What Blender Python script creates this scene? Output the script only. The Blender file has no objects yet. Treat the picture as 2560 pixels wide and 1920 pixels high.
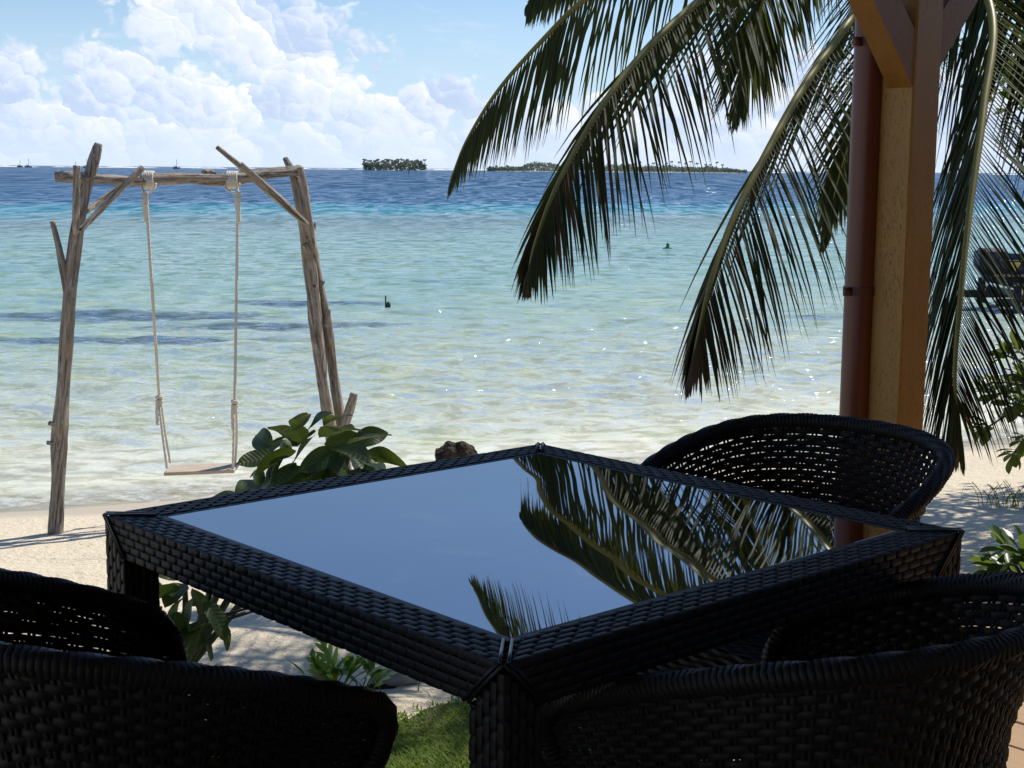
import bpy, math, random
import numpy as np
from mathutils import Vector, Matrix

random.seed(7)
RNG = np.random.default_rng(11)
PI = math.pi
scn = bpy.context.scene
COL = scn.collection

# ------------------------------------------------------------------ camera
FPX = 3690.0                       # focal length in pixels of the 2560 wide photograph
ROLL = math.radians(0.45)
PITCH = math.radians(8.280)
CZ = 1.26                          # seated eye height above the deck (deck top is z = 0)
cam_d = bpy.data.cameras.new('camera')
cam_d.sensor_width = 36.0
cam_d.lens = 36.0 * FPX / 2560.0
cam_d.clip_start = 0.05
cam_d.clip_end = 60000.0
cam = bpy.data.objects.new('camera', cam_d)
COL.objects.link(cam)
cam.matrix_world = (Matrix.Translation((0, 0, CZ)) @ Matrix.Rotation(PI / 2 - PITCH, 4, 'X')
                    @ Matrix.Rotation(ROLL, 4, 'Z'))
scn.camera = cam

# ------------------------------------------------------------------ exposure, world, sun
scn.view_settings.view_transform = 'Standard'
scn.view_settings.look = 'None'
scn.view_settings.gamma = 1.0
scn.view_settings.use_curve_mapping = False
scn.view_settings.exposure = 0.3
scn.cycles.max_bounces = 8
scn.cycles.transparent_max_bounces = 12
scn.cycles.sample_clamp_indirect = 4.0
scn.cycles.caustics_reflective = False
scn.cycles.caustics_refractive = False
scn.cycles.use_denoising = True

SUN_AZ = math.radians(48.0)        # to the right of the view direction
SUN_EL = math.radians(53.0)
SUN_DIR = Vector((math.sin(SUN_AZ) * math.cos(SUN_EL), math.cos(SUN_AZ) * math.cos(SUN_EL), math.sin(SUN_EL)))
SKY_STRENGTH = 0.10


class NT:
    """small helper to write node trees as expressions"""
    def __init__(self, tree):
        self.t = tree
        self.n = tree.nodes
        self.l = tree.links

    def new(self, typ, **kw):
        nd = self.n.new(typ)
        for k, v in kw.items():
            setattr(nd, k, v)
        return nd

    def put(self, sock, val):
        if isinstance(val, bpy.types.NodeSocket):
            self.l.new(val, sock)
        elif val is not None:
            if sock.type == 'RGBA' and len(val) == 3:
                val = (*val, 1)
            sock.default_value = val

    def m(self, op, a, b=None, c=None, clamp=False):
        nd = self.new('ShaderNodeMath', operation=op, use_clamp=clamp)
        self.put(nd.inputs[0], a)
        if b is not None:
            self.put(nd.inputs[1], b)
        if c is not None:
            self.put(nd.inputs[2], c)
        return nd.outputs[0]

    def vm(self, op, a, b=None):
        nd = self.new('ShaderNodeVectorMath', operation=op)
        self.put(nd.inputs[0], a)
        if b is not None:
            self.put(nd.inputs[1], b)
        return nd.outputs['Value'] if op in ('DOT_PRODUCT', 'LENGTH') else nd.outputs[0]

    def mix(self, f, a, b, mode='MIX', clamp=True):
        nd = self.new('ShaderNodeMix', data_type='RGBA', blend_type=mode)
        nd.clamp_factor = clamp
        self.put(nd.inputs[0], f)
        self.put(nd.inputs[6], a)
        self.put(nd.inputs[7], b)
        return nd.outputs[2]

    def ss(self, x, lo, hi, a=0.0, b=1.0):
        nd = self.new('ShaderNodeMapRange', interpolation_type='SMOOTHSTEP')
        for i, v in enumerate((x, lo, hi, a, b)):
            self.put(nd.inputs[i], v)
        return nd.outputs[0]

    def xyz(self, x, y, z):
        nd = self.new('ShaderNodeCombineXYZ')
        for i, v in enumerate((x, y, z)):
            self.put(nd.inputs[i], v)
        return nd.outputs[0]

    def sep(self, v):
        nd = self.new('ShaderNodeSeparateXYZ')
        self.put(nd.inputs[0], v)
        return nd.outputs

    def noise(self, vec, scale=1.0, detail=3.0, rough=0.5, dist=0.0, out='Fac'):
        nd = self.new('ShaderNodeTexNoise')
        self.put(nd.inputs['Vector'], vec)
        self.put(nd.inputs['Scale'], scale)
        self.put(nd.inputs['Detail'], detail)
        self.put(nd.inputs['Roughness'], rough)
        self.put(nd.inputs['Distortion'], dist)
        return nd.outputs[out]

    def voronoi(self, vec, scale=1.0, detail=0.0, rough=0.5, smooth=0.4, feature='SMOOTH_F1', out='Distance'):
        nd = self.new('ShaderNodeTexVoronoi', feature=feature)
        self.put(nd.inputs['Vector'], vec)
        self.put(nd.inputs['Scale'], scale)
        self.put(nd.inputs['Detail'], detail)
        self.put(nd.inputs['Roughness'], rough)
        if feature == 'SMOOTH_F1':
            self.put(nd.inputs['Smoothness'], smooth)
        return nd.outputs[out]

    def ramp(self, fac, stops, interp='LINEAR'):
        nd = self.new('ShaderNodeValToRGB')
        cr = nd.color_ramp
        cr.interpolation = interp
        while len(cr.elements) < len(stops):
            cr.elements.new(0.5)
        for e, (p, c) in zip(cr.elements, stops):
            e.position = p
            e.color = (*c, 1) if len(c) == 3 else c
        self.put(nd.inputs[0], fac)
        return nd.outputs[0]

    def bump(self, h, strength=0.3, dist=0.01, normal=None):
        nd = self.new('ShaderNodeBump')
        self.put(nd.inputs['Height'], h)
        nd.inputs['Strength'].default_value = strength
        nd.inputs['Distance'].default_value = dist
        if normal is not None:
            self.put(nd.inputs['Normal'], normal)
        return nd.outputs[0]


DEG_PX = math.degrees(1.0) / (FPX * 2212 / 2560)   # degrees per pixel of the 2212 wide view of the photograph


def build_world():
    w = bpy.data.worlds.new('World')
    scn.world = w
    w.use_nodes = True
    w.cycles.sampling_method = 'MANUAL'
    w.cycles.sample_map_resolution = 256
    w.node_tree.nodes.clear()
    t = NT(w.node_tree)
    out = t.new('ShaderNodeOutputWorld')
    bg = t.new('ShaderNodeBackground')
    t.l.new(bg.outputs[0], out.inputs[0])
    sky = t.new('ShaderNodeTexSky', sky_type='NISHITA')
    sky.sun_disc = False
    sky.sun_elevation = SUN_EL
    sky.sun_rotation = SUN_AZ
    sky.altitude = 0.0
    sky.air_density = 1.0
    sky.dust_density = 0.0
    sky.ozone_density = 3.0
    d = t.new('ShaderNodeTexCoord').outputs['Generated']
    sx = t.sep(d)
    az = t.m('MULTIPLY', t.m('ARCTAN2', sx[0], sx[1]), 57.2958)
    el = t.m('MULTIPLY', t.m('ARCSINE', sx[2]), 57.2958)
    P0 = t.xyz(az, t.m('MULTIPLY', el, 1.2), 0.0)

    def noise2(vec, scale, detail, rough, out='Fac'):
        o = t.noise(vec, scale, detail, rough, out=out)
        o.node.noise_dimensions = '2D'
        return o

    wob = t.vm('SUBTRACT', noise2(P0, 0.9, 3, 0.55, 'Color'), (0.5, 0.5, 0.5))
    sc = t.new('ShaderNodeVectorMath', operation='SCALE')
    t.l.new(wob, sc.inputs[0])
    sc.inputs['Scale'].default_value = 0.9
    P = t.vm('ADD', P0, sc.outputs[0])

    fine = noise2(P, 1.6, 5, 0.55)

    def heads(scale, off):
        """round cloud heads: how far each point lies towards the sun on its head, and how high"""
        nd = t.new('ShaderNodeTexVoronoi', feature='F1')
        nd.voronoi_dimensions = '2D'
        nd.inputs['Scale'].default_value = scale
        q = t.vm('ADD', P, off)
        t.l.new(q, nd.inputs['Vector'])
        rel = t.vm('SUBTRACT', q, nd.outputs['Position'])
        side = t.m('MULTIPLY', t.vm('DOT_PRODUCT', rel, (0.62, 0.78, 0.0)), scale)
        dd = nd.outputs['Distance']
        return side, t.m('SUBTRACT', 0.22, t.m('MULTIPLY', dd, dd))
    s0, b0 = heads(0.17, (3.1, 1.7, 0.0))
    s1, b1 = heads(0.42, (0.0, 0.4, 0.0))
    s2, b2 = heads(1.05, (5.0, 2.0, 0.0))
    s3, b3 = heads(2.6, (1.0, 8.0, 0.0))
    emb = t.m('ADD', t.m('ADD', t.m('MULTIPLY', s0, 0.36), t.m('MULTIPLY', s1, 0.38)), t.m('ADD', t.m('MULTIPLY', s2, 0.20), t.m('MULTIPLY', s3, 0.09)))
    h0 = t.m('ADD', t.m('ADD', t.m('MULTIPLY', b0, 0.35), t.m('MULTIPLY', b1, 0.75)), t.m('ADD', t.m('MULTIPLY', b2, 0.50), t.m('MULTIPLY', b3, 0.28)))

    # cumulus masses (place and size in degrees of azimuth / elevation)
    blobs = [(455, -120, 200, 190), (500, 50, 235, 150), (645, 150, 205, 130), (520, 230, 340, 95), (280, 190, 150, 90),
             (60, 205, 150, 95), (220, 250, 260, 65), (820, 250, 200, 60), (935, 225, 120, 75),
             (1080, 255, 160, 60), (1350, 255, 240, 80), (1650, 220, 300, 130), (2050, 230, 300, 140), (2500, 190, 380, 150),
             (-330, 180, 300, 130)]
    f = None
    for (X, Y, rx, ry) in blobs:
        a0, e0 = (X - 1106) * DEG_PX, (361 - Y) * DEG_PX
        u = t.m('MULTIPLY', t.m('SUBTRACT', az, a0), 1.0 / (rx * DEG_PX))
        v = t.m('MULTIPLY', t.m('SUBTRACT', el, e0), 1.0 / (ry * DEG_PX))
        r = t.m('SQRT', t.m('ADD', t.m('MULTIPLY', u, u), t.m('MULTIPLY', v, v)))
        g = t.m('SUBTRACT', 1.0, r)
        f = g if f is None else t.m('SMOOTH_MAX', f, g, 0.25)
    low = t.m('SUBTRACT', 0.85, t.m('MULTIPLY', el, 0.36))            # bank of distant cloud all along the horizon
    low = t.m('ADD', low, t.m('MULTIPLY', t.m('SUBTRACT', noise2(t.xyz(az, 0.0, 0.0), 0.11, 2, 0.5), 0.5), 1.2))
    f = t.m('SMOOTH_MAX', f, low, 0.2)
    dens = t.m('ADD', f, t.m('ADD', h0, t.m('MULTIPLY', t.m('SUBTRACT', fine, 0.5), 0.45)))
    cover = t.ss(dens, 0.10, 0.42)
    # thin high wisps
    wis = noise2(t.xyz(t.m('MULTIPLY', az, 0.16), t.m('MULTIPLY', el, 0.8), 0.0), 1.2, 6, 0.62)
    wis = t.m('MULTIPLY', t.ss(wis, 0.56, 0.80), t.ss(el, 6.0, 10.0, 0.35, 0.08))
    cover = t.m('MAXIMUM', cover, wis)
    haze = t.ss(el, 2.6, -0.1, 0.0, 0.86)                             # distant haze low over the sea
    thick = t.ss(dens, 0.15, 1.1)
    lit = t.m('ADD', t.m('ADD', 0.53, t.m('MULTIPLY', emb, 1.15)), t.m('MULTIPLY', thick, -0.16))
    lit = t.m('ADD', lit, t.m('MULTIPLY', t.m('SUBTRACT', fine, 0.5), 0.55), clamp=True)
    k = 1.0 / SKY_STRENGTH

    def up(c):
        return tuple(q * k for q in c)
    cc = t.mix(t.ss(lit, 0.05, 0.58), up((0.47, 0.58, 0.78)), up((0.67, 0.74, 0.85)))
    cc = t.mix(t.ss(lit, 0.52, 1.0), cc, up((0.88, 0.88, 0.865)))
    blue = t.mix(1.0, sky.outputs[0], (0.82, 0.87, 0.99), 'MULTIPLY')
    blue = t.mix(t.ss(el, 7.0, 1.5, 0.0, 0.75), blue, up((0.47, 0.64, 0.83)))
    final = t.mix(cover, blue, cc)
    final = t.mix(haze, final, up((0.60, 0.70, 0.83)))
    t.l.new(final, bg.inputs['Color'])
    bg.inputs['Strength'].default_value = SKY_STRENGTH


build_world()
sun_d = bpy.data.lights.new('sun', 'SUN')
sun_d.energy = 4.2
sun_d.angle = math.radians(0.53)
sun_d.color = (1.0, 0.95, 0.87)
sun = bpy.data.objects.new('sun', sun_d)
COL.objects.link(sun)
sun.rotation_euler = SUN_DIR.to_track_quat('Z', 'Y').to_euler()
sun.location = (30, 20, 40)

# ------------------------------------------------------------------ pixel -> place helpers (pixels of the 2212 wide view)
_S = 2560.0 / 2212.0
_cr, _sr, _cp, _sp = math.cos(ROLL), math.sin(ROLL), math.cos(PITCH), math.sin(PITCH)


def ray(px, py):
    x, y = px * _S - 1280.0, 960.0 - py * _S
    X, Y = x * _cr - y * _sr, x * _sr + y * _cr
    return np.array([X, FPX * _cp + Y * _sp, -FPX * _sp + Y * _cp])


def at(px, py, Y):
    d = ray(px, py)
    return np.array([0, 0, CZ]) + d * (Y / d[1])


def on_z(px, py, z):
    d = ray(px, py)
    return np.array([0, 0, CZ]) + d * ((z - CZ) / d[2])


# shoreline frame: s is the distance towards the sea
SN = np.array([-0.345, 0.9386])
SHORE = 10.75
WATER_Z = -1.16


def s_of(x, y):
    return SN[0] * x + SN[1] * y


def ground_z(x, y):
    s = s_of(x, y)
    z = WATER_Z + 0.093 * (SHORE - s)
    return z


# ------------------------------------------------------------------ object helpers
def new_mesh(name, verts, faces, smooth=True):
    me = bpy.data.meshes.new(name)
    verts = np.asarray(verts, dtype=np.float64)
    if isinstance(faces, np.ndarray):
        nf, k = faces.shape
        me.vertices.add(len(verts))
        me.vertices.foreach_set('co', verts.astype(np.float32).ravel())
        me.loops.add(nf * k)
        me.loops.foreach_set('vertex_index', faces.astype(np.int32).ravel())
        me.polygons.add(nf)
        me.polygons.foreach_set('loop_start', np.arange(0, nf * k, k, dtype=np.int32))
        me.update(calc_edges=True)
    else:
        me.from_pydata([tuple(v) for v in verts], [], [tuple(f) for f in faces])
        me.update()
    if smooth:
        me.polygons.foreach_set('use_smooth', np.ones(len(me.polygons), dtype=bool))
    return me


def obj(name, me, mat=None, parent=None, loc=None):
    o = bpy.data.objects.new(name, me)
    COL.objects.link(o)
    if mat is not None and not me.materials:
        me.materials.append(mat)
    if parent is not None:
        o.parent = parent
    if loc is not None:
        o.location = loc
    return o


def tag(o, label=None, cat=None, group=None, kind=None):
    for k, v in (('label', label), ('category', cat), ('group', group), ('kind', kind)):
        if v:
            o[k] = v
    return o


def thing(name, label, cat, loc=(0, 0, 0), rotz=0.0, group=None):
    o = bpy.data.objects.new(name, None)
    COL.objects.link(o)
    o.empty_display_size = 0.1
    o.location = loc
    o.rotation_euler = (0, 0, rotz)
    return tag(o, label, cat, group)


class MB:
    """collects shapes into one mesh"""
    def __init__(self):
        self.v, self.f, self.c = [], [], 0

    def add(self, v, f):
        v = np.asarray(v, dtype=float)
        self.v.append(v)
        self.f += [tuple(i + self.c for i in q) for q in f]
        self.c += len(v)
        return self

    def mesh(self, name, smooth=True):
        return new_mesh(name, np.vstack(self.v), self.f, smooth)


def catmull(pts, n):
    """smooth path through the control rows (any number of columns)"""
    p = np.asarray(pts, dtype=float)
    p = np.vstack([2 * p[0] - p[1], p, 2 * p[-1] - p[-2]])
    out = []
    segs = len(p) - 3
    for k in np.linspace(0, segs - 1e-9, n):
        i = int(k)
        t = k - i
        a, b, c, d = p[i], p[i + 1], p[i + 2], p[i + 3]
        out.append(0.5 * ((2 * b) + (-a + c) * t + (2 * a - 5 * b + 4 * c - d) * t * t + (-a + 3 * b - 3 * c + d) * t ** 3))
    return np.array(out)


def frames(P, up=(0.13, 0.31, 0.94)):
    T = np.gradient(P, axis=0)
    T /= np.linalg.norm(T, axis=1)[:, None] + 1e-12
    u = np.array(up, dtype=float)
    N = np.zeros_like(P)
    n = u - T[0] * (u @ T[0])
    if np.linalg.norm(n) < 0.15:
        n = np.array([1.0, 0, 0]) - T[0] * T[0][0]
    n /= np.linalg.norm(n)
    for i in range(len(P)):
        n = n - T[i] * (n @ T[i])
        n /= np.linalg.norm(n) + 1e-12
        N[i] = n
    return T, N, np.cross(T, N)


def tube(P, R, n=10, wob=0.0, seed=0, cap=True, lobes=0, lobe_amp=0.0, twist=0.0):
    """tapered tube; wob roughens it like driftwood, lobes + twist make laid rope"""
    P = np.asarray(P, dtype=float)
    R = np.broadcast_to(np.asarray(R, dtype=float), (len(P),))
    T, N, B = frames(P)
    rr = np.random.default_rng(seed)
    a = np.linspace(0, 2 * PI, n, endpoint=False)
    L = np.concatenate([[0], np.cumsum(np.linalg.norm(np.diff(P, axis=0), axis=1))])
    V = []
    ph = rr.uniform(0, 6.28, (6,))
    for i in range(len(P)):
        rad = np.full(n, R[i])
        if wob:
            rad = rad * (1 + wob * (0.5 * np.sin(2 * a + ph[0] + L[i] * 5) + 0.4 * np.sin(3 * a + ph[1] - L[i] * 7)
                                    + 0.35 * np.sin(5 * a + ph[2] + L[i] * 2.2) + 0.5 * math.sin(L[i] * 11 + ph[3])
                                    + 0.5 * rr.normal(0, 1, n) * 0.5))
        if lobes:
            rad = rad * (1 + lobe_amp * np.abs(np.cos(0.5 * lobes * (a + twist * L[i]))) - lobe_amp * 0.6)
        V.append(P[i] + np.outer(np.cos(a) * rad, N[i]) + np.outer(np.sin(a) * rad, B[i]))
    V = np.vstack(V)
    F = []
    for i in range(len(P) - 1):
        for j in range(n):
            k = (j + 1) % n
            F.append((i * n + j, i * n + k, (i + 1) * n + k, (i + 1) * n + j))
    if cap:
        F.append(tuple(range(n - 1, -1, -1)))
        F.append(tuple(range((len(P) - 1) * n, len(P) * n)))
    return V, F


PROF = np.array([(-.5, 0), (-.40, .5), (.40, .5), (.5, 0), (.40, -.5), (-.40, -.5)])


def ribbon(P, N, w, t, closed=False):
    """flat strand of width w and thickness t, its broad side facing N"""
    P = np.asarray(P, dtype=float)
    N = np.asarray(N, dtype=float)
    T = np.gradient(P, axis=0)
    T /= np.linalg.norm(T, axis=1)[:, None] + 1e-12
    N = N - T * np.sum(N * T, axis=1)[:, None]
    N /= np.linalg.norm(N, axis=1)[:, None] + 1e-12
    B = np.cross(T, N)
    n = len(PROF)
    V = np.zeros((len(P), n, 3))
    for k, (a, b) in enumerate(PROF):
        V[:, k] = P + B * (a * np.broadcast_to(w, (len(P),)))[:, None] + N * (b * t)
    F = []
    for i in range(len(P) - 1):
        for j in range(n):
            k = (j + 1) % n
            F.append((i * n + j, i * n + k, (i + 1) * n + k, (i + 1) * n + j))
    F.append(tuple(range(n - 1, -1, -1)))
    F.append(tuple(range((len(P) - 1) * n, len(P) * n)))
    return V.reshape(-1, 3), F


def box(x0, x1, y0, y1, z0, z1):
    v = [(x0, y0, z0), (x1, y0, z0), (x1, y1, z0), (x0, y1, z0), (x0, y0, z1), (x1, y0, z1), (x1, y1, z1), (x0, y1, z1)]
    f = [(0, 3, 2, 1), (4, 5, 6, 7), (0, 1, 5, 4), (1, 2, 6, 5), (2, 3, 7, 6), (3, 0, 4, 7)]
    return np.array(v, dtype=float), f


def bevel_box(x0, x1, y0, y1, z0, z1, b):
    """box whose edges along every axis are chamfered"""
    v, f = [], []
    for sx, x in ((-1, x0), (1, x1)):
        for sy, y in ((-1, y0), (1, y1)):
            for sz, z in ((-1, z0), (1, z1)):
                v += [(x, y - sy * b, z - sz * b), (x - sx * b, y, z - sz * b), (x - sx * b, y - sy * b, z)]
    import bmesh
    bm = bmesh.new()
    for p in v:
        bm.verts.new(p)
    bmesh.ops.convex_hull(bm, input=bm.verts)
    bm.verts.index_update()
    V = np.array([q.co[:] for q in bm.verts])
    Fc = [tuple(q.index for q in fc.verts) for fc in bm.faces]
    bm.free()
    return V, Fc


# ------------------------------------------------------------------ materials
def material(name, fn):
    m = bpy.data.materials.new(name)
    m.use_nodes = True
    m.node_tree.nodes.clear()
    t = NT(m.node_tree)
    out = t.new('ShaderNodeOutputMaterial')
    fn(t, out)
    return m


def principled(t, out, color, rough=0.6, normal=None, metallic=0.0, spec=0.5, ior=1.5, **kw):
    p = t.new('ShaderNodeBsdfPrincipled')
    t.put(p.inputs['Base Color'], color)
    t.put(p.inputs['Roughness'], rough)
    t.put(p.inputs['Metallic'], metallic)
    t.put(p.inputs['Specular IOR Level'], spec)
    t.put(p.inputs['IOR'], ior)
    for k, v in kw.items():
        t.put(p.inputs[k.replace('_', ' ')], v)
    if normal is not None:
        t.l.new(normal, p.inputs['Normal'])
    t.l.new(p.outputs[0], out.inputs[0])
    return p


def objco(t):
    return t.new('ShaderNodeTexCoord').outputs['Object']


def worldpos(t):
    return t.new('ShaderNodeNewGeometry').outputs['Position']


def m_sand(t, out):
    p = worldpos(t)
    s = t.vm('DOT_PRODUCT', p, (SN[0], SN[1], 0.0))
    g = t.noise(p, 160, 3, 0.7)
    n1 = t.noise(p, 2.2, 4, 0.6)
    n2 = t.noise(p, 14, 4, 0.6)
    base = t.mix(n1, (0.63, 0.535, 0.385), (0.73, 0.635, 0.475))
    base = t.mix(t.m('MULTIPLY', t.ss(g, 0.5, 0.72), 0.35), base, (0.36, 0.28, 0.18))
    # dark scraps of leaf and coral, gathered in drifts
    scraps = t.m('MULTIPLY', t.ss(t.noise(p, 38, 2, 0.5), 0.64, 0.68), t.ss(t.noise(p, 1.3, 3, 0.6), 0.48, 0.62))
    base = t.mix(t.m('MULTIPLY', scraps, 0.75), base, (0.12, 0.09, 0.06))
    wetline = t.m('ADD', s, t.m('MULTIPLY', t.m('SUBTRACT', t.noise(p, 0.6, 2), 0.5), 0.9))
    wet = t.m('MULTIPLY', t.ss(wetline, 10.2, 10.55), t.ss(wetline, 11.5, 10.8, 0.25, 1.0))
    base = t.mix(t.m('MULTIPLY', wet, 0.8), base, (0.46, 0.375, 0.255))
    rough = t.m('SUBTRACT', 0.95, t.m('MULTIPLY', wet, 0.55))
    h = t.m('ADD', t.m('MULTIPLY', n2, 0.9), t.m('ADD', t.m('MULTIPLY', g, 0.10), t.m('MULTIPLY', t.noise(p, 45, 3, 0.6), 0.35)))
    dry = t.m('SUBTRACT', 1.0, t.m('MULTIPLY', wet, 0.9))
    b = t.bump(t.m('MULTIPLY', h, dry), 0.9, 0.035)
    principled(t, out, base, rough, b, spec=0.3)


def m_water(t, out):
    p = worldpos(t)
    sp = t.sep(p)
    s = t.vm('DOT_PRODUCT', p, (SN[0], SN[1], 0.0))
    slow = t.noise(t.xyz(t.m('MULTIPLY', sp[0], 0.10), t.m('MULTIPLY', sp[1], 0.16), 0.0), 1.0, 7, 0.68)
    slow.node.noise_dimensions = '2D'
    sj = t.m('ADD', s, t.m('MULTIPLY', t.m('SUBTRACT', slow, 0.5), t.m('MULTIPLY', s, 0.55)))
    lg = t.m('MULTIPLY', t.m('LOGARITHM', t.m('MAXIMUM', sj, 1.0), 10.0), 0.25)   # 10 m .25, 100 m .5, 1 km .75

    def L(m_):
        return 0.25 * math.log10(m_)
    body = t.ramp(lg, [(L(11), (0.76, 0.73, 0.58)), (L(13.5), (0.56, 0.59, 0.48)), (L(20), (0.36, 0.47, 0.405)),
                       (L(32), (0.235, 0.40, 0.37)), (L(52), (0.21, 0.37, 0.37)), (L(66), (0.14, 0.24, 0.27)),
                       (L(76), (0.12, 0.27, 0.32)), (L(86), (0.05, 0.27, 0.37)), (L(105), (0.030, 0.115, 0.235)),
                       (L(180), (0.026, 0.095, 0.20)), (L(900), (0.026, 0.095, 0.20))])
    # pale sand and dark coral on the bottom, seen through the water
    pat = t.noise(t.xyz(t.m('MULTIPLY', sp[0], 0.16), t.m('MULTIPLY', sp[1], 0.55), 4.0), 1.0, 5, 0.62)
    shallow = t.ss(s, 95, 60)
    coral = t.m('MULTIPLY', t.m('MULTIPLY', t.ss(pat, 0.56, 0.68), shallow), t.ss(s, 15, 22))
    body = t.mix(t.m('MULTIPLY', coral, 0.60), body, (0.07, 0.14, 0.19))
    weed = t.m('MULTIPLY', t.m('MULTIPLY', t.ss(pat, 0.44, 0.34), shallow), 0.40)
    body = t.mix(weed, body, (0.36, 0.46, 0.25))
    fl = t.noise(t.xyz(t.m('MULTIPLY', sp[0], 0.45), sp[1], 0.0), 1.1, 5, 0.65, 0.5)
    fl.node.noise_dimensions = '2D'
    body = t.mix(t.m('MULTIPLY', t.ss(fl, 0.54, 0.70), t.ss(s, 45, 18, 0.0, 0.55)), body, (0.52, 0.55, 0.33))
    body = t.mix(t.m('MULTIPLY', t.ss(fl, 0.46, 0.32), t.ss(s, 70, 18, 0.0, 0.32)), body, (0.16, 0.25, 0.26))
    # the long dark patches of coral off the swing
    for (X, Y, rx, ry, rot) in ((-6.4, 24.0, 3.0, 1.0, 0.05), (-3.9, 22.6, 2.2, 0.7, 0.2), (-5.6, 20.6, 2.6, 0.5, 0.1), (-3.6, 26.4, 1.6, 0.7, 0.0)):
        dx = t.m('SUBTRACT', sp[0], X)
        dy = t.m('SUBTRACT', t.m('SUBTRACT', sp[1], Y), t.m('MULTIPLY', dx, rot))
        q = t.m('ADD', t.m('POWER', t.m('DIVIDE', t.m('ABSOLUTE', dx), rx), 2.0), t.m('POWER', t.m('DIVIDE', t.m('ABSOLUTE', dy), ry), 2.0))
        q = t.m('ADD', q, t.m('MULTIPLY', t.m('SUBTRACT', t.noise(p, 0.9, 4, 0.65), 0.5), 2.4))
        body = t.mix(t.ss(q, 1.1, 0.3, 0.0, 0.85), body, (0.055, 0.11, 0.17))
    # net of refracted light on the bottom, painted into the water colour
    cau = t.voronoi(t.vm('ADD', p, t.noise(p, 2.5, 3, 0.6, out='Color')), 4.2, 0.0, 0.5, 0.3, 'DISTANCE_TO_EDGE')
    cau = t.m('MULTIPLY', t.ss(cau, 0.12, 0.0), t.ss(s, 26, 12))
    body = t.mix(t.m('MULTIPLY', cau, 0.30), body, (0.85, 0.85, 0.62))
    # small ripples
    rp = t.xyz(t.m('MULTIPLY', sp[0], 0.5), sp[1], 0.0)
    r1 = t.noise(rp, 5.0, 3, 0.6, 0.6)
    r2 = t.noise(rp, 0.32, 7, 0.72, 0.3)
    r2.node.noise_dimensions = r1.node.noise_dimensions = '2D'
    far = t.ss(s, 20, 90)
    hh = t.m('ADD', t.m('MULTIPLY', r1, t.m('SUBTRACT', 1.1, far)), t.m('MULTIPLY', r2, t.m('ADD', 1.6, t.m('MULTIPLY', far, 8.0))))
    nrm = t.bump(hh, 1.0, 0.055)
    fr = t.new('ShaderNodeFresnel')
    fr.inputs['IOR'].default_value = 1.33
    t.l.new(nrm, fr.inputs['Normal'])
    # unbuilt fine wave slopes: noise paints sky reflection and dark flecks into the water
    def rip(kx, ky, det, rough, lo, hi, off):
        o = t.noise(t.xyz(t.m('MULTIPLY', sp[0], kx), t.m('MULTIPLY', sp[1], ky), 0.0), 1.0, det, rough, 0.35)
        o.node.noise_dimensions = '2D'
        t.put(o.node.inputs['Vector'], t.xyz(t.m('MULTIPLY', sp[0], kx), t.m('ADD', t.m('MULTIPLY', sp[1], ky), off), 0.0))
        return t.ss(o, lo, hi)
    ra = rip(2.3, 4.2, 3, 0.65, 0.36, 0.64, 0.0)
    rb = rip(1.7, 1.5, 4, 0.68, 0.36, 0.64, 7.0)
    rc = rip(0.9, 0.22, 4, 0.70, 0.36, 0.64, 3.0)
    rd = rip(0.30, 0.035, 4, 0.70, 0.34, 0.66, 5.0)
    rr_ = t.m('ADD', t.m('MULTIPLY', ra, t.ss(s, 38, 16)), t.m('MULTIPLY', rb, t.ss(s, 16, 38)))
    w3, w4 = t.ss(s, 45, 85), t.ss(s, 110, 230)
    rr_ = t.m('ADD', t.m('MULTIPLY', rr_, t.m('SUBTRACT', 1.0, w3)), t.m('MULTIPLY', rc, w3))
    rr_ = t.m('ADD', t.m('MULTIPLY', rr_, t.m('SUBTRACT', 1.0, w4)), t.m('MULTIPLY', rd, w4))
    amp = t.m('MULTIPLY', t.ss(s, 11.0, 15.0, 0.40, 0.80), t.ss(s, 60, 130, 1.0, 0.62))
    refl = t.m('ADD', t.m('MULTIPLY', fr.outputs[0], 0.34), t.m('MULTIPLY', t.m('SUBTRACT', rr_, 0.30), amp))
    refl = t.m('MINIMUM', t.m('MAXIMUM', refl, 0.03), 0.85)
    shade = t.m('ADD', 0.64, t.m('MULTIPLY', rr_, 0.62))  # same noise lightens and darkens the water colour
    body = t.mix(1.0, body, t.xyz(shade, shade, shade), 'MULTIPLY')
    gl = t.new('ShaderNodeBsdfGlossy')
    gl.inputs['Roughness'].default_value = 0.06
    t.l.new(nrm, gl.inputs['Normal'])
    df = t.new('ShaderNodeBsdfDiffuse')
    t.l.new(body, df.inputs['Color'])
    tr = t.new('ShaderNodeBsdfTransparent')
    tr.inputs['Color'].default_value = (0.93, 0.97, 0.95, 1)
    mb = t.new('ShaderNodeMixShader')
    t.l.new(t.ss(s, 10.7, 11.7, 0.15, 1.0), mb.inputs[0])
    t.l.new(tr.outputs[0], mb.inputs[1])
    t.l.new(df.outputs[0], mb.inputs[2])
    ms = t.new('ShaderNodeMixShader')
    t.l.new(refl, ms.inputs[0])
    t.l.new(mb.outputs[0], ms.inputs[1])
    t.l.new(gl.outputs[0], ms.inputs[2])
    # foam where the ripples die on the sand
    fm = t.new('ShaderNodeBsdfDiffuse')
    fm.inputs['Color'].default_value = (0.78, 0.78, 0.74, 1)
    fs = t.m('ADD', s, t.m('MULTIPLY', t.m('SUBTRACT', t.noise(p, 0.8, 3, 0.6), 0.5), 1.1))
    line = t.m('MULTIPLY', t.ss(fs, 10.75, 10.95), t.ss(fs, 11.9, 11.0))
    foam = t.m('MULTIPLY', line, t.ss(t.noise(p, 11, 4, 0.7), 0.46, 0.62))
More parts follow.
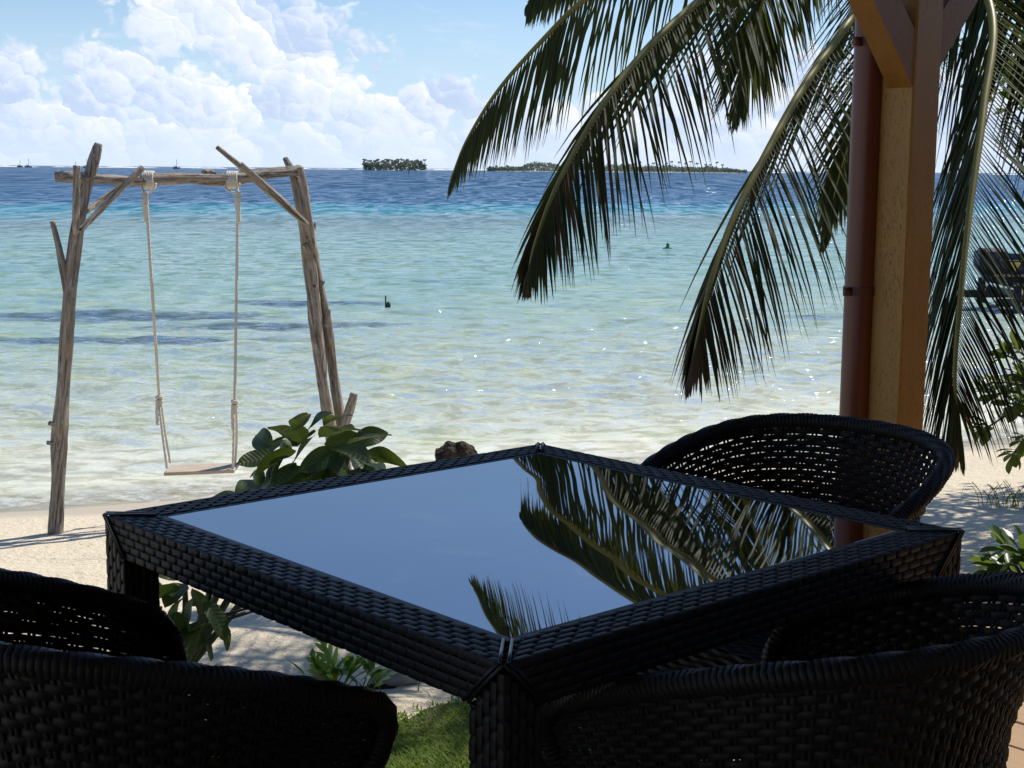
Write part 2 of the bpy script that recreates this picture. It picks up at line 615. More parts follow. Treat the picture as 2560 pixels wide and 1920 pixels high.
    mf = t.new('ShaderNodeMixShader')
    t.l.new(t.m('MULTIPLY', foam, 0.35), mf.inputs[0])
    t.l.new(ms.outputs[0], mf.inputs[1])
    t.l.new(fm.outputs[0], mf.inputs[2])
    t.l.new(mf.outputs[0], out.inputs[0])


def wicker(name, c1, c2, rough=0.45):
    def fn(t, out):
        oc = objco(t)
        n = t.noise(oc, 35, 3, 0.6)
        oi = t.new('ShaderNodeObjectInfo').outputs['Random']
        col = t.mix(t.m('ADD', t.m('MULTIPLY', n, 0.7), t.m('MULTIPLY', oi, 0.3)), c1, c2)
        gr = t.noise(oc, 420, 2, 0.6)
        rg = t.m('ADD', rough - 0.08, t.m('MULTIPLY', n, 0.18))
        principled(t, out, col, rg, t.bump(gr, 0.25, 0.0006), spec=0.32)
    return material(name, fn)


def m_glass(t, out):
    oc = objco(t)
    warp = t.m('ADD', t.m('MULTIPLY', t.noise(oc, 2.6, 0.0, 0.4), 1.0), t.m('MULTIPLY', t.noise(oc, 6.5, 0.0, 0.4), 0.10))
    nrm = t.bump(warp, 1.0, 0.0019)
    sm = t.noise(t.xyz(t.m('MULTIPLY', t.sep(oc)[0], 1.0), t.m('MULTIPLY', t.sep(oc)[1], 5.0), 0.0), 3.0, 6, 0.7, 0.6)
    rg = t.m('ADD', 0.012, t.m('MULTIPLY', t.ss(sm, 0.5, 0.75), 0.035))
    dust = t.m('MULTIPLY', t.ss(t.noise(oc, 90, 5, 0.75), 0.5, 0.8), 0.012)
    col = t.mix(dust, (0.004, 0.004, 0.005), (0.7, 0.7, 0.7))
    principled(t, out, col, rg, nrm, ior=6.0)


def m_post(c_lo, c_hi, name):
    def fn(t, out):
        oc = objco(t)
        st = t.vm('MULTIPLY', oc, (26.0, 26.0, 2.2))
        g = t.noise(st, 1.6, 5, 0.65, 0.6)
        fl = t.m('MULTIPLY', t.ss(t.noise(t.vm('MULTIPLY', oc, (260.0, 260.0, 75.0)), 1.0, 3, 0.6), 0.57, 0.65),
                 t.ss(t.noise(oc, 5.0, 3, 0.6), 0.36, 0.60))
        col = t.mix(g, c_lo, c_hi)
        col = t.mix(t.m('MULTIPLY', fl, 0.5), col, (0.06, 0.03, 0.012))
        hgt = t.m('SUBTRACT', t.m('MULTIPLY', g, 0.5), t.m('MULTIPLY', fl, 0.6))
        principled(t, out, col, t.m('ADD', 0.40, t.m('MULTIPLY', g, 0.2)), t.bump(hgt, 0.5, 0.003))
    return material(name, fn)


def m_driftwood(t, out):
    oc = objco(t)
    oi = t.new('ShaderNodeObjectInfo').outputs['Random']
    z = t.vm('MULTIPLY', t.vm('ADD', oc, t.xyz(t.m('MULTIPLY', oi, 9.0), 0.0, 0.0)), (34.0, 34.0, 3.2))
    g = t.noise(z, 1.0, 6, 0.72, 1.4)
    patch = t.noise(oc, 4.5, 5, 0.65)
    col = t.mix(t.ss(g, 0.30, 0.72), (0.13, 0.108, 0.086), (0.54, 0.48, 0.41))
    col = t.mix(t.ss(patch, 0.48, 0.66, 0, 0.75), col, (0.36, 0.265, 0.175))
    col = t.mix(t.ss(t.noise(oc, 7.0, 4, 0.6), 0.58, 0.70, 0, 0.7), col, (0.50, 0.46, 0.40))
    kn = t.ss(t.noise(oc, 9.0, 2, 0.5), 0.69, 0.74)
    col = t.mix(kn, col, (0.045, 0.034, 0.025))
    crack = t.ss(t.noise(t.vm('MULTIPLY', oc, (60.0, 60.0, 2.0)), 1.0, 2, 0.5), 0.60, 0.68)
    col = t.mix(t.m('MULTIPLY', crack, 0.6), col, (0.05, 0.038, 0.03))
    hgt = t.m('SUBTRACT', t.m('ADD', g, t.m('MULTIPLY', patch, 1.2)), t.m('MULTIPLY', crack, 0.5))
    principled(t, out, col, 0.88, t.bump(hgt, 1.0, 0.020), spec=0.2)


def simple(name, col, rough=0.6, var=0.15, scale=12.0, bump=0.0, bd=0.005, spec=0.5, metallic=0.0):
    def fn(t, out):
        oc = objco(t)
        n = t.noise(oc, scale, 4, 0.6)
        c2 = tuple(min(1.0, x * (1 + var)) for x in col)
        c1 = tuple(x * (1 - var) for x in col)
        nb = t.bump(n, bump, bd) if bump else None
        principled(t, out, t.mix(n, c1, c2), rough, nb, spec=spec, metallic=metallic)
    return material(name, fn)


def leafmat(name, c1, c2, trans, rough=0.4, tfac=0.35, scale=4.0, veins=0.0):
    def fn(t, out):
        oc = objco(t)
        oi = t.new('ShaderNodeObjectInfo').outputs['Random']
        n = t.noise(worldpos(t), scale, 3, 0.6)
        col = t.mix(t.m('ADD', t.m('MULTIPLY', n, 0.75), t.m('MULTIPLY', oi, 0.35)), c1, c2)
        nrm = None
        if veins:
            sx = t.sep(oc)
            w = t.m('SINE', t.m('MULTIPLY', t.m('ADD', sx[1], t.m('MULTIPLY', t.m('ABSOLUTE', sx[0]), -0.55)), 230.0))
            nrm = t.bump(t.m('ADD', t.m('MULTIPLY', w, 0.5), t.m('MULTIPLY', t.noise(oc, 60, 3), 0.8)), veins, 0.003)
            col = t.mix(t.ss(t.m('ABSOLUTE', sx[0]), 0.004, 0.0015, 0, 0.55), col, trans)
        p = t.new('ShaderNodeBsdfPrincipled')
        t.l.new(col, p.inputs['Base Color'])
        t.put(p.inputs['Roughness'], rough)
        t.put(p.inputs['Specular IOR Level'], 0.30)
        tl = t.new('ShaderNodeBsdfTranslucent')
        t.put(tl.inputs['Color'], trans)
        if nrm is not None:
            t.l.new(nrm, p.inputs['Normal'])
        mx = t.new('ShaderNodeMixShader')
        mx.inputs[0].default_value = tfac
        t.l.new(p.outputs[0], mx.inputs[1])
        t.l.new(tl.outputs[0], mx.inputs[2])
        t.l.new(mx.outputs[0], out.inputs[0])
    return material(name, fn)


def m_plank(t, out):
    oc = objco(t)
    oi = t.new('ShaderNodeObjectInfo').outputs['Random']
    q = t.vm('ADD', t.vm('MULTIPLY', oc, (38.0, 2.4, 20.0)), t.xyz(t.m('MULTIPLY', oi, 40.0), 0.0, 0.0))
    g = t.noise(q, 1.0, 5, 0.65, 0.8)
    col = t.mix(g, (0.27, 0.155, 0.07), (0.46, 0.30, 0.155))
    col = t.mix(t.m('MULTIPLY', oi, 0.4), col, (0.33, 0.20, 0.10))
    principled(t, out, col, 0.62, t.bump(g, 0.4, 0.002))


def m_rock(t, out):
    p = objco(t)
    n = t.noise(p, 9, 6, 0.7, 0.8)
    v = t.voronoi(p, 16, 2.0, 0.5, 0.3)
    col = t.mix(t.ss(n, 0.3, 0.7), (0.016, 0.012, 0.010), (0.13, 0.098, 0.072))
    principled(t, out, col, 0.9, t.bump(t.m('ADD', n, t.m('MULTIPLY', v, -0.9)), 1.0, 0.12), spec=0.2)


def m_rope(t, out):
    oc = objco(t)
    n = t.noise(oc, 60, 3, 0.6)
    col = t.mix(n, (0.50, 0.46, 0.38), (0.74, 0.70, 0.60))
    principled(t, out, col, 0.9, t.bump(t.noise(oc, 300, 2), 0.5, 0.002), spec=0.1)


M = {}
M['sand'] = material('sand', m_sand)
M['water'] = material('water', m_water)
M['strand'] = wicker('wicker_strand', (0.009, 0.0075, 0.0065), (0.023, 0.018, 0.014), 0.55)
M['chair_strand'] = wicker('chair_strand', (0.010, 0.0078, 0.006), (0.027, 0.020, 0.0145), 0.58)
M['core'] = simple('wicker_core', (0.008, 0.007, 0.006), 0.8, 0.2)
M['glass'] = material('black_glass', m_glass)
M['strip'] = simple('corner_metal', (0.10, 0.11, 0.12), 0.32, 0.1, metallic=0.6)
M['rubber'] = simple('black_rubber', (0.006, 0.006, 0.006), 0.5, 0.1)
M['post'] = m_post((0.31, 0.155, 0.026), (0.47, 0.258, 0.055), 'varnished_timber')
M['brace'] = m_post((0.20, 0.080, 0.014), (0.36, 0.17, 0.034), 'varnished_brace')
M['pipe'] = simple('pipe_paint', (0.14, 0.040, 0.021), 0.38, 0.3, 5.0, 0.15, 0.002)
M['band'] = simple('pipe_band', (0.10, 0.035, 0.022), 0.5, 0.3, 20.0)
M['drift'] = material('driftwood', m_driftwood)
M['rope'] = material('rope', m_rope)
M['seatwood'] = simple('swing_plank', (0.46, 0.38, 0.29), 0.8, 0.25, 9.0, 0.4, 0.006)
M['leaflet'] = leafmat('palm_leaflet', (0.018, 0.030, 0.010), (0.045, 0.062, 0.018), (0.115, 0.135, 0.024), 0.70, 0.26, 3.0)
M['leaflet_dry'] = leafmat('palm_leaflet_dry', (0.06, 0.04, 0.02), (0.11, 0.075, 0.035), (0.2, 0.12, 0.05), 0.7, 0.2, 3.0)
M['rachis'] = simple('palm_rachis', (0.22, 0.19, 0.035), 0.45, 0.3, 6.0)
M['trunk'] = simple('palm_trunk', (0.20, 0.17, 0.135), 0.9, 0.35, 6.0, 0.8, 0.03)
M['noni'] = leafmat('noni_leaf', (0.012, 0.030, 0.008), (0.032, 0.062, 0.014), (0.15, 0.21, 0.025), 0.46, 0.24, 5.0, veins=0.30)
M['noni_stem'] = simple('noni_stem', (0.07, 0.09, 0.03), 0.7, 0.3)
M['twig'] = simple('twig', (0.06, 0.048, 0.034), 0.85, 0.3, 30.0, 0.5)
M['fruit'] = simple('noni_fruit', (0.13, 0.20, 0.05), 0.5, 0.3, 90.0, 0.8, 0.006)
M['naupaka'] = leafmat('naupaka_leaf', (0.026, 0.056, 0.010), (0.058, 0.105, 0.020), (0.22, 0.31, 0.045), 0.36, 0.30, 6.0)
M['fern'] = leafmat('fern_leaf', (0.030, 0.075, 0.012), (0.07, 0.14, 0.02), (0.25, 0.40, 0.04), 0.40, 0.40, 8.0)
M['grass'] = leafmat('grass_blade', (0.055, 0.105, 0.010), (0.155, 0.215, 0.026), (0.40, 0.52, 0.06), 0.65, 0.32, 9.0)
M['soil'] = simple('soil', (0.055, 0.058, 0.022), 0.95, 0.4, 14.0, 0.8, 0.02)
M['plank'] = material('deck_plank', m_plank)
M['joist'] = simple('joist', (0.05, 0.035, 0.022), 0.9, 0.2)
M['ceiling'] = simple('ceiling_board', (0.11, 0.065, 0.03), 0.75, 0.3, 3.0)
M['thatch'] = simple('roof_cover', (0.16, 0.12, 0.08), 0.9, 0.3, 5.0)
M['wall'] = simple('wall_board', (0.10, 0.065, 0.04), 0.8, 0.25, 2.0)
M['rock'] = material('rock', m_rock)
M['pale_rock'] = simple('coral_rock', (0.36, 0.35, 0.33), 0.9, 0.3, 14.0, 0.8, 0.02)
M['island_tree'] = leafmat('hazed_foliage', (0.115, 0.155, 0.135), (0.155, 0.195, 0.160), (0.17, 0.21, 0.16), 0.9, 0.45, 0.05)  # distance haze mixed into the leaf colour
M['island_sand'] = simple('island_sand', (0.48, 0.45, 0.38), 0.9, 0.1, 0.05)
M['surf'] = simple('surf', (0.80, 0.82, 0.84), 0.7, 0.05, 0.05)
M['hull_white'] = simple('yacht_hull', (0.16, 0.18, 0.21), 0.4, 0.1)
M['mast'] = simple('yacht_mast', (0.22, 0.25, 0.29), 0.4, 0.1)
M['boat_blue'] = simple('boat_blue', (0.012, 0.028, 0.060), 0.4, 0.25, 3.0)
M['boat_yellow'] = simple('boat_yellow', (0.55, 0.36, 0.06), 0.5, 0.15)
M['boat_trim'] = simple('boat_trim', (0.30, 0.18, 0.10), 0.5, 0.2)
M['boat_dark'] = simple('boat_dark', (0.03, 0.028, 0.032), 0.6, 0.2)
M['pile_white'] = simple('pile_white', (0.60, 0.60, 0.58), 0.6, 0.1)
M['float_dark'] = simple('float_dark', (0.03, 0.035, 0.03), 0.6, 0.2)
M['float_green'] = simple('float_green', (0.05, 0.16, 0.06), 0.5, 0.2)
M['bark'] = simple('bark', (0.13, 0.10, 0.075), 0.9, 0.3, 10.0, 0.8, 0.02)
M['tree_leaf'] = leafmat('tree_leaf', (0.03, 0.06, 0.012), (0.07, 0.11, 0.02), (0.2, 0.28, 0.04), 0.4, 0.3, 5.0)


# ------------------------------------------------------------------ the beach and the sea
def build_ground():
    # sand: fine where it is near, coarse far away; it runs on under the water
    sv = np.concatenate([np.linspace(-60, 2, 12), np.linspace(2.5, 13, 190), np.linspace(13.5, 40, 18), np.linspace(60, 30000, 8)])
    rv = np.concatenate([np.linspace(-30000, -60, 6), np.linspace(-40, -9, 12), np.linspace(-8, 12, 280), np.linspace(13, 40, 12), np.linspace(60, 30000, 6)])
    SS, RR = np.meshgrid(sv, rv, indexing='ij')
    X = SS * SN[0] + RR * SN[1]
    Y = SS * SN[1] - RR * SN[0]
    depth = 0.093 * np.clip(SS - SHORE, -8.0, 18) + 0.03 * np.clip(SS - 30, 0, 60) + 0.2 * np.clip(SS - 80, 0, 40)
    Z = WATER_Z - depth
    rough = (0.018 * np.sin(X * 2.1 + np.sin(Y * 1.7) * 1.3) * np.sin(Y * 2.6 + 1.0 + np.sin(X * 1.4))
             + 0.010 * np.sin(X * 5.3 + 2 * np.sin(Y * 3.1)) * np.sin(Y * 6.1 + 2.0)
             + 0.005 * np.sin(X * 13.3 + 2 * np.sin(Y * 9.1)) * np.sin(Y * 15.1 + 1.5 * np.sin(X * 7.0)))
    near = np.clip((SHORE - 0.6 - SS) / 1.5, 0, 1) * np.clip((SS - 4.7) / 0.8, 0, 1)
    Z = Z + rough * near
    n, k = SS.shape
    V = np.stack([X, Y, Z], -1).reshape(-1, 3)
    i, j = np.meshgrid(np.arange(n - 1), np.arange(k - 1), indexing='ij')
    a = (i * k + j).ravel()
    F = np.stack([a, a + 1, a + k + 1, a + k], -1)
    me = new_mesh('beach', V, F[:, ::-1].copy())
    tag(obj('beach', me, M['sand']), 'pale sandy beach sloping down to the lagoon', kind='structure')


def build_water():
    # a sheet to the horizon, finer where it is near; short wind waves as real relief
    dist = 1.0 / np.linspace(1.0 / 7.0, 1.0 / 420.0, 620)
    dist = np.concatenate([dist, np.geomspace(450, 30000, 40)])
    ang = np.concatenate([np.linspace(-86, -27, 40), np.linspace(-26, 26, 640), np.linspace(27, 86, 40)])
    tn = np.tan(np.radians(ang))
    Yg, Tg = np.meshgrid(dist, tn, indexing='ij')
    X, Y = Yg * Tg, Yg
    S = X * SN[0] + Y * SN[1]
    keep_s = np.clip(S, SHORE - 0.9, None)
    # pull points that would lie inland out to just behind the waterline
    X = X + (keep_s - S) * SN[0]
    Y = Y + (keep_s - S) * SN[1]
    S = keep_s
    step = np.gradient(dist)[:, None] * np.ones_like(X)
    Z = np.zeros_like(X)
    r = np.random.default_rng(5)
    for q in range(64):
        lam = 0.22 * (1.5 / 0.22) ** r.uniform() 
        th = math.radians(r.normal(-90 + 20, 38))
        kx, ky = math.cos(th) * 2 * PI / lam, math.sin(th) * 2 * PI / lam
        slope = 0.028 * (lam / 0.8) ** 0.10
        amp = slope * lam / (2 * PI)
        att = np.clip(lam / (2.5 * step) - 0.6, 0, 1)
        ph = r.uniform(0, 6.28)
        arg = kx * X + ky * Y + ph
        Z += amp * att * (np.sin(arg) + 0.25 * np.sin(2 * arg + 1.4))
    env = np.clip((S - (SHORE - 0.2)) / 4.0, 0.12, 1.0)
    gust = 0.75 + 0.35 * np.sin(X * 0.21 + 1.0) * np.sin(Y * 0.13 + X * 0.05)
    Z = WATER_Z + Z * env * gust
    n, k = X.shape
    V = np.stack([X, Y, Z], -1).reshape(-1, 3)
    i, j = np.meshgrid(np.arange(n - 1), np.arange(k - 1), indexing='ij')
    a = (i * k + j).ravel()
    F = np.stack([a, a + 1, a + k + 1, a + k], -1)
    ok = (S.ravel()[F] > SHORE - 0.89).any(axis=1)
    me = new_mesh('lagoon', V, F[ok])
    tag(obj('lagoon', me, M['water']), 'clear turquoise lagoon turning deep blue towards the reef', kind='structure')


build_ground()
build_water()

# ------------------------------------------------------------------ the veranda: deck, post, pipe, roof
TN = np.array([-0.0061, 1.506])
UANG = 0.7371
U = np.array([math.cos(UANG), math.sin(UANG)])
Vv = np.array([-U[1], U[0]])


def uv(u, v):
    return TN + U * u + Vv * v


DECK_V = 1.10
deck = thing('deck', None, None, (TN[0], TN[1], 0), UANG)
tag(deck, 'timber deck boards under and beside the wicker chairs', kind='structure')
pm = MB().add(*bevel_box(-0.0675, 0.0675, -5.2, DECK_V, -0.03, 0.0, 0.003)).mesh('plank', False)
pm.materials.append(M['plank'])
for k in range(-32, 27):
    o = obj('plank', pm, None, deck, (k * 0.141 + 0.02, 0, random.uniform(-0.0015, 0.0015)))
jm = MB()
for vv in (-5.0, -4.0, -3.0, -2.0, -1.0, 0.0, DECK_V - 0.09):
    jm.add(*box(-4.5, 3.75, vv, vv + 0.06, -0.17, -0.034))
obj('joist', jm.mesh('joist', False), M['joist'], deck)
fm = MB().add(*box(-4.52, 3.77, DECK_V + 0.003, DECK_V + 0.028, -0.19, -0.012))
obj('fascia', fm.mesh('fascia', False), M['plank'], deck)

# post: square timber set parallel to the table, at the deck edge
PW = 0.118
POST_Y = 3.70
pc = at(1942, 890, POST_Y)[:2]                     # its near vertical edge, seen just above the far chair
rel = pc - TN
pu, pv = rel @ U, rel @ Vv                         # the near edge is the corner with the smallest u and v
post = thing('timber_post', 'square varnished timber post with two knee braces, standing behind the far wicker chair', 'post',
             (*uv(pu + PW / 2, pv + PW / 2), 0), UANG)
obj('shaft', MB().add(*bevel_box(-PW / 2, PW / 2, -PW / 2, PW / 2, 0, 2.32, 0.005)).mesh('shaft', False), M['post'], post)


def brace(sign, name):
    # straight knee brace at 45 degrees in the plane of the beam, its face almost flush with the post
    n = 10
    y0, y1 = -PW / 2 + 0.004, -PW / 2 + 0.074
    V, F = [], []
    z0 = 1.475 if sign < 0 else 1.53
    for i in range(n + 1):
        x = 0.80 * i / n
        bow = 0.022 * math.sin(PI * i / n)
        top = min(z0 + x + 0.125 + 0.02 * i / n, 2.318)
        for (y, z) in ((y0, z0 + x + bow - 0.012), (y1, z0 + x + bow - 0.012), (y1, top), (y0, top)):
            V.append((sign * (PW / 2 - 0.004 + x), y, min(z, 2.318)))
    for i in range(n):
        for j in range(4):
            k = (j + 1) % 4
            F.append((4 * i + j, 4 * i + k, 4 * i + 4 + k, 4 * i + 4 + j))
    F += [(3, 2, 1, 0), (4 * n, 4 * n + 1, 4 * n + 2, 4 * n + 3)]
    return obj(name, new_mesh(name, V, F, False), M['brace'], post)


brace(-1, 'brace')
brace(1, 'brace')

# rain pipe on the seaward side of the post
pp = at(1849, 800, POST_Y + 0.09)[:2]
pipe = thing('rain_pipe', 'red-brown painted rain pipe strapped beside the timber post', 'drainpipe', (pp[0], pp[1], 0), UANG)
Pz = np.array([(0, 0, z) for z in np.linspace(-0.45, 2.42, 24)])
obj('pipe', MB().add(*tube(Pz, 0.038, 20)).mesh('pipe'), M['pipe'], pipe)
for bz in (at(1849, 628, POST_Y + 0.09)[2], at(1870, 92, POST_Y + 0.09)[2]):
    b = MB().add(*tube(np.array([(0, 0, bz - 0.011), (0, 0, bz - 0.0105), (0, 0, bz + 0.0105), (0, 0, bz + 0.011)]), 0.0415, 20))
    b.add(*box(-0.062, -0.036, -0.006, 0.006, bz - 0.0105, bz + 0.0105))
    b.add(*box(0.036, 0.10, -0.008, 0.008, bz - 0.0105, bz + 0.0105))
    obj('strap', b.mesh('strap'), M['band'], pipe)

# roof over the deck (above the frame): it shades the table
roof = thing('veranda_roof', 'board-lined veranda roof over the deck, resting on the timber post', 'roof', (TN[0], TN[1], 0), UANG)
R_U0, R_U1, R_V0, R_V1 = -6.0, 3.30, -5.4, 1.30


def slope_z(v):
    return 2.40 + (R_V1 - v) * 0.16


def slab(u0, u1, v0, v1, dz0, dz1):
    v = [(u0, v0, slope_z(v0) + dz0), (u1, v0, slope_z(v0) + dz0), (u1, v1, slope_z(v1) + dz0), (u0, v1, slope_z(v1) + dz0),
         (u0, v0, slope_z(v0) + dz1), (u1, v0, slope_z(v0) + dz1), (u1, v1, slope_z(v1) + dz1), (u0, v1, slope_z(v1) + dz1)]
    return np.array(v), box(0, 1, 0, 1, 0, 1)[1]


obj('roof_sheet', MB().add(*slab(R_U0, R_U1, R_V0, R_V1, 0.125, 0.165)).mesh('roof_sheet', False), M['thatch'], roof)
obj('ceiling_lining', MB().add(*slab(R_U0 + .01, R_U1 - .01, R_V0 + .01, R_V1 - .01, 0.10, 0.121)).mesh('ceiling_lining', False), M['ceiling'], roof)
for k in range(17):
    u0 = R_U0 + 0.1 + k * 0.595
    obj('rafter', MB().add(*slab(u0, u0 + 0.05, R_V0 + .02, R_V1 - .02, 0.0, 0.097)).mesh('rafter', False), M['ceiling'], roof)
bv = pv + PW / 2
obj('beam', MB().add(*box(R_U0, R_U1 - .02, bv - 0.05, bv + 0.05, 2.322, 2.322 + 0.13)).mesh('beam', False), M['post'], roof)
g = MB()
gp = [(R_U0, R_V1 + 0.05, 2.43), (R_U1, R_V1 + 0.05, 2.41)]
g.add(*tube(np.array([np.array(gp[0]) * (1 - q) + np.array(gp[1]) * q for q in np.linspace(0, 1, 6)]), 0.055, 12))
obj('gutter', g.mesh('gutter'), M['pipe'], roof)
wall = thing('back_wall', 'dark boarded restaurant wall closing the veranda at the back', 'wall', (TN[0], TN[1], 0), UANG)
for k in range(49):
    u0 = R_U0 + k * 0.2
    obj('board', MB().add(*box(u0, u0 + 0.194, -5.30, -5.27, 0.0, 3.45)).mesh('board', False), M['wall'], wall)


# ------------------------------------------------------------------ table: wicker-wrapped frame with black glass
TABLE = 0.904
TW = 0.058
TZ = 0.74


def weave_wave(ph, amp):
    """a strand that lies flat on the outside and dips under every second cross strand (at even phases)"""
    q = np.abs((ph / 2.0) % 1.0 - 0.5) * 2.0          # 1 at even phases
    return amp * (1.0 - 2.0 * np.exp(-((1.0 - q) * 2.0 / 0.30) ** 2))


def build_table():
    T = thing('dining_table', 'square black wicker table with a black glass top mirroring the sky', 'table', (TN[0], TN[1], 0), UANG)
    g_ = obj('glass_top', MB().add(*bevel_box(TW + .009, TABLE - TW - .009, TW + .009, TABLE - TW - .009, TZ - 0.010, TZ - 0.002, 0.0015)).mesh('glass_top', False), M['glass'], T)
    e = MB()
    i0, i1, j0 = TW + .001, TABLE - TW - .001, TW + .0085
    j1 = TABLE - TW - .0085
    for (a, b, c, d) in ((i0, i1, i0, j0), (i0, i1, j1, i1), (i0, j0, j0, j1), (j1, i1, j0, j1)):
        e.add(*box(a, b, c, d, TZ - 0.02, TZ - 0.0015))
    obj('glass_edging', e.mesh('glass_edging', False), M['rubber'], T)
    rs = np.random.default_rng(3)
    nwarp = 59
    sp = TABLE / nwarp
    for side in range(4):
        # frame of this side: a runs along the rail, o inwards from the outer face, d down from the top
        def loc(a, o, d, side=side):
            if side == 0:
                return np.array([a, o, TZ - d])
            if side == 1:
                return np.array([TABLE - o, a, TZ - d])
            if side == 2:
                return np.array([TABLE - a, TABLE - o, TZ - d])
            return np.array([o, TABLE - a, TZ - d])
        nin = loc(0, 1, 0) - loc(0, 0, 0)
        ndn = np.array([0, 0, -1.0])
        c = 0.005
        V = []
        for (o, d) in ((c, c), (TW - .001, c), (TW - .001, TW - c), (c, TW - c)):
            m0 = max(o, 0.0)
            V += [loc(m0 + 0.001, o, d), loc(TABLE - m0 - 0.001, o, d)]
        F = [(0, 1, 3, 2), (2, 3, 5, 4), (4, 5, 7, 6), (6, 7, 1, 0), (0, 2, 4, 6), (1, 7, 5, 3)]
        rail = obj('rail', new_mesh('rail', V, F, False), M['core'], T)
        amp = 0.0016
        rows = 5
        rw = TW / rows
        for face in (0, 1):
            for r in range(rows):
                off = (r + 0.5) * rw
                if face == 1:
                    off = min(off, TW - rw * 0.5)
                a0, a1 = off + 0.006, TABLE - off - 0.006
                if face == 0:                         # the side face runs to the mitre with the leg
                    a0, a1 = off + 0.005, TABLE - off - 0.005
                n = int((a1 - a0) / sp * 5)
                aa = np.linspace(a0, a1, n)
                jit = np.interp(aa, np.linspace(a0, a1, 12), rs.normal(0, 0.00035, 12))
                w = weave_wave(aa / sp + r + face * rows, amp)
                lift = 0.0022
                if face == 0:
                    P = [loc(a, c - lift - q, off + jt) for a, q, jt in zip(aa, w, jit)]
                    Nn = [-nin] * n
                else:
                    P = [loc(a, off + jt, c - lift - q) for a, q, jt in zip(aa, w, jit)]
                    Nn = [-ndn] * n
                obj('strand', MB().add(*ribbon(P, Nn, rw * 0.97, 0.0024)).mesh('strand'), M['strand'], rail)
        # cross strands, wrapped over the top and down the side
        for k in range(1, nwarp):
            a = k * sp
            q = min(a, TABLE - a)
            dmax = min(TW - 0.002, q)
            omax = min(TW - 0.002, q)
            if dmax < 0.008:
                continue
            bulge = 0.0022
            P = [loc(a, omax, c - bulge), loc(a, omax * 0.5, c - bulge), loc(a, c + .003, c - bulge), loc(a, c - .0008, c - .0008),
                 loc(a, c - bulge, c + .003), loc(a, c - bulge, dmax * 0.5), loc(a, c - bulge, dmax)]
            Nn = [-ndn, -ndn, -ndn, (-ndn - nin) * 0.7, -nin, -nin, -nin]
            obj('cross_strand', MB().add(*ribbon(P, Nn, 0.0042, 0.0016)).mesh('cross_strand'), M['strand'], rail)
    # legs: vertical strands, their tops mitred into the rails
    for (cx, cy, sx, sy) in ((0, 0, 1, 1), (TABLE, 0, -1, 1), (TABLE, TABLE, -1, -1), (0, TABLE, 1, -1)):
        c = 0.005
        leg = obj('leg', MB().add(*box(min(cx + sx * c, cx + sx * (TW - c)), max(cx + sx * c, cx + sx * (TW - c)),
                                      min(cy + sy * c, cy + sy * (TW - c)), max(cy + sy * c, cy + sy * (TW - c)), 0.0, TZ - TW + 0.003)).mesh('leg', False), M['core'], T)
        rows = 5
        rw = TW / rows
        for f in range(4):
            for r in range(rows):
                off = (r + 0.5) * rw
                z1 = TZ - off - 0.006 if f < 2 else TZ - TW
                n = 200
                zz = np.linspace(0.004, z1, n)
                w = weave_wave(zz / sp + r, 0.0016)
                if f == 0:
                    P = [(cx + sx * off, cy + sy * (c - .0022 - q), z) for z, q in zip(zz, w)]
                    Nn = [(0, -sy, 0)] * n
                elif f == 1:
                    P = [(cx + sx * (c - .0022 - q), cy + sy * off, z) for z, q in zip(zz, w)]
                    Nn = [(-sx, 0, 0)] * n
                elif f == 2:
                    P = [(cx + sx * off, cy + sy * (TW - c + .0022 + q), z) for z, q in zip(zz, w)]
                    Nn = [(0, sy, 0)] * n
                else:
                    P = [(cx + sx * (TW - c + .0022 + q), cy + sy * off, z) for z, q in zip(zz, w)]
                    Nn = [(sx, 0, 0)] * n
                obj('strand', MB().add(*ribbon(P, Nn, rw * 0.97, 0.0024)).mesh('strand'), M['strand'], leg)
        # metal corner strips: a pair on the top mitre, one down each side mitre
        for dlt in (-0.0035, 0.0035):
            P = [(cx + sx * (q + dlt) + 0.0, cy + sy * (q - dlt), TZ + 0.0018) for q in (0.001, 0.02, TW - 0.001)]
            obj('corner_strip', MB().add(*ribbon(P, [(0, 0, 1)] * 3, 0.0042, 0.003)).mesh('corner_strip'), M['strip'], T)
        for dd in (0.0, 0.008):
            P = [(cx + sx * (q + dd), cy - sy * 0.0016, TZ - q) for q in (0.0, 0.02, TW - 0.001)]
            obj('mitre_strip', MB().add(*ribbon(P, [(0, -sy, 0)] * 3, 0.0045, 0.003)).mesh('mitre_strip'), M['rubber'], T)
            P = [(cx - sx * 0.0016, cy + sy * (q + dd), TZ - q) for q in (0.0, 0.02, TW - 0.001)]
            obj('mitre_strip', MB().add(*ribbon(P, [(-sx, 0, 0)] * 3, 0.0045, 0.003)).mesh('mitre_strip'), M['rubber'], T)


build_table()

# ------------------------------------------------------------------ wicker tub chairs
_half = [(0.268, 0.237), (0.292, 0.127), (0.300, 0.0), (0.282, -0.119), (0.232, -0.224), (0.131, -0.294), (0.0, -0.318)]
_plan = catmull(_half + [(-x, y) for x, y in _half[-2::-1]], 400)
_pl = np.concatenate([[0], np.cumsum(np.linalg.norm(np.diff(_plan, axis=0), axis=1))])
PLEN = _pl[-1]
SEAT_Z = 0.415


